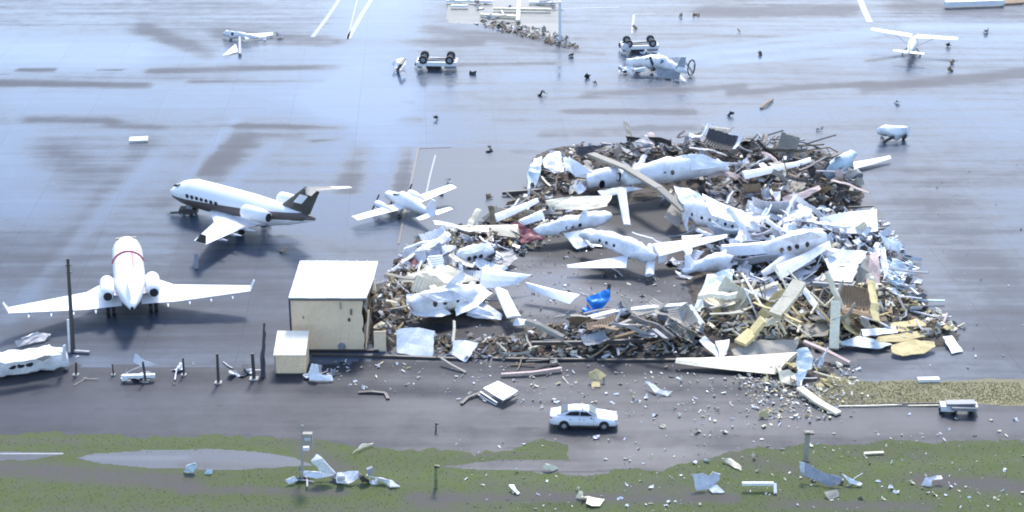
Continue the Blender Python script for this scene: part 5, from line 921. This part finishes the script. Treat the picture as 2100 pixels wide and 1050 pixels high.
# countless small bits in and round the heap
ALL = {WRECK: 6, CREAM: 3, TAN: 3, BROWN: 3, DARK: 3, GREY: 3, YELLOW: 1, PALEB: 1}
litter('small_debris', 'small mixed scraps covering the far dark half of the heap', 'debris', [(1110, 345), (1180, 300), (1500, 285), (1620, 290), (1760, 340), (1760, 440), (1480, 440), (1420, 360), (1330, 385), (1120, 410), (1040, 440)], 1700, {WRECK: 4, TAN: 4, BROWN: 4, DARK: 5, GREY: 4, CREAM: 2, PINK: 1}, .16, 1.1)
litter('small_debris', 'small bright scraps covering the white right half of the heap', 'debris', [(1480, 440), (1800, 440), (1850, 500), (1880, 600), (1700, 590), (1520, 600), (1450, 560)], 1400, {WRECK: 9, WHITE: 3, PALEB: 3, GREY: 3, DARK: 2, CREAM: 1}, .2, 1.2)
litter('small_debris', 'small yellowish scraps covering the right front of the heap', 'debris', [(1420, 690), (1480, 600), (1700, 590), (1860, 610), (1990, 675), (1900, 700), (1700, 720), (1560, 720)], 1500, {YELLOW: 5, CREAM: 5, TAN: 4, BROWN: 3, DARK: 3, WRECK: 2}, .16, 1.0)
litter('small_debris', 'small brown scraps covering the road side of the heap', 'debris', [(880, 690), (1100, 690), (1200, 650), (1430, 650), (1440, 735), (1000, 738), (890, 736)], 1200, {BROWN: 4, TAN: 4, DARK: 3, WRECK: 2, CREAM: 2, GREY: 2}, .12, .9)
litter('small_debris', 'small pale scraps covering the left end of the heap', 'debris', [(770, 700), (790, 560), (860, 500), (1030, 445), (1120, 430), (1250, 440), (1120, 500), (1010, 560), (1000, 640), (850, 660), (820, 710)], 1500, ALL, .16, .95)
litter('small_debris', 'small bits strewn over the bare hangar floor', 'debris', [(1040, 560), (1160, 500), (1420, 540), (1440, 640), (1100, 690), (880, 690), (1000, 660)], 500, ALL, .06, .3, False)
litter('small_debris', 'tiny pale bits strewn on the road before the heap', 'debris', [(640, 740), (1000, 742), (1400, 745), (1560, 770), (1760, 745), (1800, 830), (1720, 880), (1400, 900), (1280, 860), (1000, 830), (700, 790)], 620, {WRECK: 5, CREAM: 4, YELLOW: 1, TAN: 3, WHITE: 2}, .05, .36, False)
litter('small_debris', 'dense pale and yellow bits below the pale cream wing', 'debris', [(1500, 770), (1600, 762), (1760, 745), (1760, 800), (1700, 860), (1560, 860)], 900, {WRECK: 3, CREAM: 5, YELLOW: 3, TAN: 3}, .08, .4, False)
litter('small_debris', 'tiny pale bits strewn on the grass along the road', 'debris', [(900, 900), (1500, 890), (2100, 880), (2100, 1050), (1000, 1050)], 420, {WRECK: 4, CREAM: 4, TAN: 2}, .05, .28, False)
litter('small_debris', 'sparse tiny bits on the soaked apron right of the heap', 'debris', [(1800, 300), (2100, 300), (2100, 770), (1900, 760), (1900, 500)], 60, {WRECK: 2, GREY: 2}, .08, .3, False)

# ================================================================ LEFT, FRONT AND RIGHT: single things
wreck_plane('broken white cabin section with a row of dark windows lying beside the tall dark pole', [(-30, 752, 1.0, .75), (10, 748, .85, .8), (60, 740, .85, .85), (105, 735, .85, .75), (136, 732, .85, .6)],
            [(1.25, .1), (1.6, .1), (1.95, .1)], [('roof_skin', [(-20, 738, 1.9), (60, 716, 2.2), (95, 714, 2.1), (126, 728, 1.8), (70, 738, 1.8), (10, 748, 1.8)], WHITE, .06), ('grey_flap', [(74, 736, 2.1), (92, 728, 2.2), (106, 731, 2), (88, 741, 1.8)], TAN, .1)], [('tail_skin', ((126, 742, 1), (136, 738, 1), (129, 712, 2.3), (135, 710, 2.4)), PLANE, .12, .1)], False, wsz=(.3, .2), e=.4)
sheet('fallen_grey_panel', 'dark grey panel with a pale edge lying behind the windowed cabin section', 'panel', [(32, 700, .5), (70, 684, .5), (104, 686, .3), (92, 700, .1), (35, 713, .1)], GREY, .08, .1)
sheet('pale_strip', 'thin pale strip lying against the dark grey panel', 'strip', [(42, 694, .75), (76, 680, .75), (80, 683, .6), (45, 698, .55)], WRECK, .05)
o = thing('utility_pole', 'tallest dark pole standing in front of the all white jet', 'pole', P(150, 722), world_parts=True)
bm = bmesh.new(); rod(bm, P(150, 722, 0), P(139, 530, 7.75), .19, .12, 10); obj('shaft', bm, DARK, o)
bm = bmesh.new(); beam(bm, P(145, 722, 0), P(141, 655, 2.6), .3, .12); obj('pale_sleeve', bm, PLANE, o)
for z in (7.2, 6.6): bm = bmesh.new(); box(bm, P(139, 530, 7.75) - Vector((0, 0, 7.75 - z)), (.4, .3, .08)); obj('bracket', bm, DARK, o)
FP = [((156, 770), 1.15, .13, 'short dark fence post just right of the tall pole'), ((299, 783), 1.7, .14, 'dark fence post rising from the low row of white scraps'), ((377, 770), 1.5, .12, 'dark fence post beside the small dark bush of scraps'),
      ((448, 786), 2.5, .16, 'tallest plain fence post, alone between two rows of scraps'), ((521, 778), 2.2, .2, 'stout dark post closest to the cream shed'), ((233, 770), 1.0, .09, 'thin grey post at the left end of the low row of white scraps')]
for (p, h, r, lb) in FP:
    b = P(*p); o = thing('fence_post', lb, 'post', b, world_parts=True)
    bm = bmesh.new(); rod(bm, b, b + Vector((rnd.uniform(-.12, .12), 0, h)), r * .75, r * .6); obj('shaft', bm, DARK, o)
    bm = bmesh.new(); box(bm, b + Vector((0, 0, .06)), (r * 3.4, r * 3, .12)); obj('footing', bm, CONC, o)
o = thing('bent_fence', 'dark torn wire fence leaning up to a point behind the stout post', 'fence', P(530, 775), world_parts=True)
obj('mesh_panel', sheet_bm([P(532, 775, 0), P(535, 725, 1.6), P(541, 668, 4.0), P(544, 700, 2.6), P(545, 775, 0)], .05, .2, 5, 4), mat('fence_mesh_dark', (.10, .10, .13), .7, dirt=.5, dcol=(.2, .2, .24), scale=3), o)
bm = bmesh.new(); rod(bm, P(536, 775, 0), P(542, 662, 4.1), .09); obj('rail', bm, DARK, o)
for k, (x0, x1, yy, n, lb) in enumerate(((240, 325, 774, 14, 'in the low row by the left fence posts'), (348, 385, 768, 7, 'at the foot of the post beside the low row'), (468, 525, 772, 13, 'in front of the stout post'), (628, 682, 775, 9, 'beside the cream shed'))):
    scatter(lb, [(x0, yy - 10), (x1, yy - 10), (x1, yy + 6), (x0, yy + 6)], n, {'scrap': 3, 'plank': 2}, {WRECK: 4, WHITE: 2, DARK: 2 if k < 3 else 0, GREY: 2}, .6, 1.3, .3, .3)
sheet('white_fender', 'white shell standing on its edge beside the cream shed', 'panel', [(634, 780, .1), (632, 765, .5), (640, 746, 1.2), (652, 748, 1.2), (655, 768, .5), (682, 770, .4), (682, 782, .1)], WHITE, .15)
sheet('pale_triangle', 'pale triangular flap above the low row of white scraps', 'sheet', [(272, 742, .9), (279, 725, 1.4), (300, 740, .9), (325, 748, .5), (295, 752, .5)], WRECK, .15)
beams('white_bar', 'bright white level bar through the low row of scraps at the fence posts', 'bar', [[(250, 772, .45), (318, 770, .45)]], WHITE, .3, .25)
beams('white_bar', 'short white bar lying on the ground by the tall pole', 'bar', [[(152, 720, .15), (184, 722, .15)]], GREY, .25, .15)
scatter('near the fence line at the left', [(60, 700), (560, 740), (560, 790), (0, 800)], 12, {'scrap': 2, 'plank': 1}, {GREY: 2, WRECK: 1, TAN: 1, DARK: 2}, .4, .9, .1, .1)
o = thing('mobile_tug', 'dark tug parked under the nose of the dark flanked jet', 'tug', P(388, 441), world_parts=True)
bm = bmesh.new(); box(bm, P(388, 441) + Vector((0, 0, .5)), (1.7, 1.1, .5)); bmesh.ops.bevel(bm, geom=bm.edges[:], offset=.08, segments=1); obj('body', bm, DARK, o)
bm = bmesh.new(); box(bm, P(391, 441) + Vector((0, 0, .95)), (.6, .8, .5)); obj('seat_box', bm, GREY, o)
bm = bmesh.new(); beam(bm, P(374, 441) + Vector((0, 0, .3)), P(350, 441) + Vector((0, 0, .25)), .25, .15); obj('tow_bar', bm, DARK, o)
for dx in (-.6, .6):
    for dy in (-.5, .5): c = P(388, 441); wheel(o, c.x + dx, c.y + dy, .25, .25, .2); 
for ch in o.children:
    if ch.name.startswith('wheel'):
        for v in ch.data.vertices: v.co -= o.location
        for g in ch.children:
            for v in g.data.vertices: v.co -= o.location
beams('white_marker', 'small white marker standing on the apron below the dark flanked jet', 'marker', [[(403, 552, 0), (402, 522, .9)]], GREY, .35, .2)
# white slab and dark fold on the road
o = thing('cabinet_door', 'white square panel propped on the road left of the sedan, with a dark bent frame', 'panel', P(1020, 820), world_parts=True)
obj('panel_face', sheet_bm([P(991, 797, .65), P(1021, 783, .75), P(1062, 803, .6), P(1032, 822, .5)], .07, .05, 4, 3, jag=.02), WHITE, o)
for k in range(3): bm = bmesh.new(); beam(bm, P(985 - k * 2, 803 + k * 3, .45 - k * .13), P(1020 + k * -1, 826 + k * 2, .25 - k * .06), .12, .05); obj('panel_rib', bm, (WHITE, DARK, WHITE)[k], o)
bm = bmesh.new(); beam(bm, P(984, 806, .2), P(960, 815, .15), .25, .1); beam(bm, P(960, 815, .15), P(946, 828, .1), .24, .09); beam(bm, P(1033, 826, .2), P(1062, 808, .3), .15, .06); obj('bent_frame', bm, DARK, o)
beams('dark_strip', 'dark bent strip lying on the road left of the propped white panel', 'strip', [[(735, 805, .08), (762, 803, .15), (790, 806, .1), (796, 818, .08)]], DARK, .25, .1)
beams('pale_rod', 'thin pale rod slanting on the road below the tilted diamond sheet', 'rod', [[(905, 735, .5), (925, 748, .3), (955, 764, .08)]], TAN, .18, .12)
# grass verge, front
o = thing('meter_post', 'dark post with a pale meter box standing behind the front left wreck', 'post', P(620, 985), world_parts=True)
bm = bmesh.new(); rod(bm, P(620, 985, 0), P(620, 872, 3.75), .1, .09); obj('shaft', bm, TAN, o)
bm = bmesh.new(); b = P(634, 985) ; box(bm, b + Vector((.05, 0, 3.2)), (.65, .35, .85)); obj('meter_box', bm, TAN, o)
bm = bmesh.new(); box(bm, b + Vector((.05, -.2, 3.25)), (.4, .05, .2)); obj('dial', bm, WRECK, o)
bm = bmesh.new(); box(bm, b + Vector((-.1, 0, 2.45)), (.4, .3, .2)); obj('bracket', bm, WRECK, o)
for (x, yb, yt, lb, m, r) in ((894, 1000, 955, 'low dark green stake in the grass', GRASSB, .12), (894, 884, 866, 'short dark peg standing alone at the road edge', DARK, .06), (1652, 945, 885, 'weathered post standing behind the bent wreck on the grass', TAN, .22)):
    o = thing('stake', lb, 'post', P(x, yb), world_parts=True); b = P(x, yb); h = (yb - yt) / 28 / .93
    bm = bmesh.new(); rod(bm, b, b + Vector((.02, 0, h)), r, r * .8); obj('shaft', bm, m, o)
    bm = bmesh.new(); box(bm, b + Vector((.1, 0, h - .1)), (r * 3, r * 2, .12)); obj('cap', bm, DARK, o)
BT = [
 ('wreck_sheet', 'tallest white sheet standing tilted out of the front left wreck on the grass', 'sheet', [(640, 945, 1.5), (648, 932, 1.8), (662, 940, 1.7), (690, 968, .8), (672, 974, .5), (652, 962, .8)], WHITE, .12),
 ('wreck_sheet', 'flat white sheet lying left under the tallest tilted sheet on the grass', 'sheet', [(618, 967, .6), (650, 966, .6), (688, 974, .4), (650, 982, .2), (622, 976, .3)], WRECK, .15),
 ('wreck_sheet', 'grey crumpled sheet right of the tallest tilted sheet on the grass', 'sheet', [(690, 968, .7), (735, 968, .6), (738, 980, .3), (715, 994, .1), (690, 990, .1)], WRECK, .3),
 ('wreck_sheet', 'small white leftmost sheet of the front left wreck', 'sheet', [(585, 983, .4), (605, 976, .5), (612, 986, .2), (590, 993, .1)], WRECK, .15),
 ('wreck_sheet', 'white bent strip right of the front left wreck', 'strip', [(758, 974, .5), (775, 978, .5), (800, 984, .4), (820, 998, .1), (802, 1000, .1), (788, 988, .1)], WRECK, .15),
 ('wreck_sheet', 'pale folded piece of sheet standing in the muddy puddle', 'sheet', [(376, 966, .1), (382, 955, .6), (398, 948, .8), (403, 955, .5), (395, 970, .05)], PALEB, .12),
 ('wreck_sheet', 'smaller pale scrap beside the folded piece in the muddy puddle', 'sheet', [(418, 972, .05), (424, 964, .3), (437, 962, .3), (434, 972, .05)], PALEB, .1),
 ('wreck_sheet', 'white heart shaped crumpled sheet on the grass below the sedan', 'sheet', [(1418, 972, 1), (1440, 970, 1), (1452, 977, .8), (1462, 966, 1.1), (1478, 970, 1), (1474, 985, .6), (1452, 1004, .1), (1430, 1006, .1)], WRECK, .15),
 ('wreck_sheet', 'pale flap in front of the heart shaped crumpled sheet', 'sheet', [(1452, 1000, .2), (1470, 994, .4), (1484, 1010, .05), (1462, 1012, .05)], WRECK, .12),
 ('wreck_sheet', 'long grey and white bent panel on the grass before the weathered post', 'panel', [(1640, 950, 1.1), (1655, 950, 1.1), (1690, 970, .8), (1725, 978, .6), (1722, 992, .2), (1700, 998, .1), (1670, 984, .3), (1642, 974, .4)], GREY, .2),
 ('wreck_sheet', 'white end piece with a dark notch on the left end of the long bent panel', 'sheet', [(1640, 946, 1.3), (1650, 948, 1.3), (1652, 970, .7), (1641, 968, .7)], WRECK, .1),
 ('wreck_sheet', 'white jagged strip at the right end of the long bent panel', 'strip', [(1728, 972, .6), (1745, 982, .5), (1766, 990, .2), (1764, 998, .1), (1744, 992, .2)], WRECK, .15),
 ('wreck_sheet', 'pale scrap below the long bent panel', 'sheet', [(1690, 1010, .3), (1715, 1006, .3), (1722, 1018, .05), (1700, 1024, .05)], TAN, .15),
 ('wreck_sheet', 'pale stepped piece of sheet alone on the right grass', 'sheet', [(1898, 980, .5), (1930, 975, .5), (1932, 982, .4), (1912, 986, .3), (1910, 998, .05), (1888, 996, .05)], WRECK, .1),
 ('wreck_sheet', 'small white bent strip lying in front grass below the road puddle', 'strip', [(1044, 997, .3), (1052, 996, .3), (1066, 1012, .05), (1060, 1015, .05)], WHITE, .05),
 ('wreck_sheet', 'thin pale strip with an upturned end on the front grass', 'strip', [(1180, 1020, .1), (1186, 1008, .5), (1194, 1008, .5), (1196, 1018, .2), (1240, 1024, .05), (1238, 1027, .05)], CREAM, .05),
 ('wreck_sheet', 'pale curled scrap at the near edge of the grass spit', 'sheet', [(1115, 960, .2), (1120, 950, .5), (1128, 952, .5), (1146, 962, .05), (1130, 966, .05)], CREAM, .1),
 ('wreck_sheet', 'cream rounded lump on the road below the heap', 'lump', [(1556, 848, .4), (1568, 840, .6), (1578, 846, .4), (1574, 856, .1), (1558, 855, .1)], YELLOW, .1),
 ('wreck_sheet', 'white curved strip lying on the road among pale bits', 'strip', [(1322, 780, .6), (1332, 782, .6), (1352, 798, .4), (1378, 802, .3), (1370, 812, .1), (1345, 806, .2)], WRECK, .15),
 ('wreck_sheet', 'yellowish folded scrap on the road right of the propped white panel', 'sheet', [(1205, 765, .7), (1222, 757, .9), (1244, 770, .5), (1230, 780, .3), (1208, 776, .3)], YELLOW, .15),
 ('wreck_sheet', 'flat yellowish tile below the folded yellow scrap', 'tile', [(1212, 784, .2), (1230, 783, .2), (1231, 794, .05), (1212, 794, .05)], YELLOW, .05),
 ('wreck_sheet', 'pale yellow bent strip on the grass left of the spit', 'strip', [(722, 929, .1), (736, 917, .3), (744, 910, .4), (764, 909, .2), (762, 913, .1), (744, 918, .2)], CREAM, .05),
 ('wreck_sheet', 'cream bent strips on the grass above the heart shaped sheet', 'strip', [(1480, 940, .3), (1496, 942, .3), (1522, 956, .2), (1522, 966, .05), (1508, 960, .05), (1482, 945, .1)], CREAM, .12),
]
for s in BT: sheet(*s)
beams('bracket_pipe', 'white pipe bent at a right angle lying on the front grass', 'pipe', [[(1522, 992, .5), (1586, 992, .5)], [(1589, 992, .5), (1590, 1012, .1)]], WHITE, .2, .2)
beams('white_plank', 'level white plank lying on the right grass', 'plank', [[(1772, 930, .12), (1812, 928, .12)]], CREAM, .2, .12)
scatter('in the front left wreck on the grass', [(600, 970), (740, 975), (820, 990), (740, 998), (600, 995)], 26, {'scrap': 4, 'plank': 2, 'curl': 1}, {WRECK: 5, GREY: 3, DARK: 3}, .6, 1.3, .3, .4)
scatter('beside the long bent panel on the grass', [(1640, 975), (1760, 985), (1750, 1000), (1660, 995)], 10, {'scrap': 3, 'plank': 1}, {DARK: 3, WRECK: 2, GREY: 2}, .5, 1.0, .2, .3)
for n_, poly, ms, sm in ((34, [(1000, 900), (1500, 900), (1500, 1040), (1000, 1040)], {WRECK: 3, CREAM: 2}, (.25, .55)), (46, [(1500, 915), (2100, 915), (2100, 1040), (1500, 1040)], {WRECK: 3, CREAM: 3, TAN: 1}, (.25, .6))):
    scatter('on the grass among others of its size, ' + ('near the sedan' if n_ == 34 else 'far from the sedan'), poly, n_, {'scrap': 3, 'curl': 1}, ms, *sm, .1, .3)
scatter('on the road in front of the heap', [(1000, 770), (1400, 760), (1560, 780), (1720, 800), (1700, 870), (1400, 900), (1280, 850), (1000, 810)], 90, {'scrap': 4, 'curl': 1, 'plank': 1, 'clump': 1}, {WRECK: 4, CREAM: 4, TAN: 2, YELLOW: 1, WHITE: 2}, .22, .65, .1, .25)
scatter('on the road in front of the beige building', [(640, 740), (900, 745), (880, 790), (680, 800)], 18, {'scrap': 4, 'plank': 1}, {WRECK: 3, CREAM: 2, TAN: 2}, .25, .6, .1, .2)
scatter('on the road far right', [(1730, 850), (2100, 845), (2100, 895), (1730, 895)], 12, {'scrap': 3}, {WRECK: 3, CREAM: 2}, .3, .6, .1, .1)
# right verge: fallen rail and small wrecked cart
beams('fallen_rail', 'long thin dark rail lying along the dry grass verge', 'rail', [[(1840, 828, .12), (1920, 827, .15), (2000, 826, .35)]], DARK, .08, .1)
beams('fallen_rail', 'long thin pale rail lying beside the dark one on the dry grass verge', 'rail', [[(1720, 833, .08), (1780, 832, .1), (1850, 830, .08)], [(1862, 832, .06), (1925, 831, .1)]], CREAM, .1, .07)
o = thing('wrecked_cart', 'small crushed cart with dark wheels at the end of the dry grass verge', 'cart', P(1965, 840), world_parts=True)
for (x0, x1, y, z, m, hh_) in ((1928, 1955, 833, .45, WRECK, .4), (1950, 2000, 834, .6, GREY, .25), (1985, 2004, 833, .45, WRECK, .35)):
    bm = bmesh.new(); beam(bm, P(x0, y, z), P(x1, y + 1, z), .9, hh_); obj('body_panel', bm, m, o)
bm = bmesh.new(); beam(bm, P(1940, 826, .8), P(2000, 825, .9), .7, .12); obj('deck', bm, GREY, o)
for x in (1932, 1957, 1992):
    b = P(x, 840, .25); bm = bmesh.new(); bmesh.ops.create_cone(bm, cap_ends=True, segments=14, radius1=.26, radius2=.26, depth=.18, matrix=Matrix.Translation(b) @ Matrix.Rotation(R(90), 4, 'X')); obj('wheel', bm, BLACK, o)
beams('white_kerb_block', 'low white block lying at the apron edge of the dry grass', 'block', [[(1882, 779, .15), (1926, 778, .15)]], WHITE, .45, .25)
# grass blades
def tufts(name, label, n, poly, ms, hmin, hmax, avoid=()):
    V, Fc = [], []; r = random.Random(len(label))
    xs_ = [p[0] for p in poly]; ys_ = [p[1] for p in poly]
    px = np.array([r.uniform(min(xs_), max(xs_)) for _ in range(n * 2)]); py = np.array([r.uniform(min(ys_), max(ys_)) for _ in range(n * 2)])
    k = inpoly(px, py, poly)
    s = np.zeros(px.shape)
    for q in avoid: s = s + seg(px, py, q)
    k &= s < .35
    for x, y in list(zip(px[k], py[k]))[:n]:
        b = P(x, y, .015)
        if noise.noise(Vector((b.x * .5, b.y * .5, 7))) < -.45: continue
        for _ in range(3):
            a = r.uniform(0, 6.28); h = r.uniform(hmin, hmax); d = Vector((math.cos(a), math.sin(a), 0)) * .03; t = Vector((math.cos(a * 3), math.sin(a * 3), 0)) * h * .6
            i = len(V); V.extend((b - d + t * .3, b + d + t * .3, b + t * 1.0 + Vector((0, 0, h)))); Fc.append((i, i + 1, i + 2))
    me = bpy.data.meshes.new(name); me.from_pydata(V, [], Fc); me.materials.append(ms); tag(link(name, me), label, 'grass', kind='stuff')
pud = [(155, 945, 640, 945, 22, 1), (0, 935, 60, 935, 12, 1), (930, 955, 1300, 958, 14, 1)]
tufts('grass', 'green grass of the verge along the front of the road', 9000, vp[:26] + [(2400, 1060), (-300, 1060)], GRASSB, .02, .06, pud + soil)
tufts('grass', 'dry yellow grass of the strip beside the fallen rails', 3500, [(1660, 785), (1760, 782), (2090, 785), (2120, 830), (1700, 829)], DRYG, .03, .1)
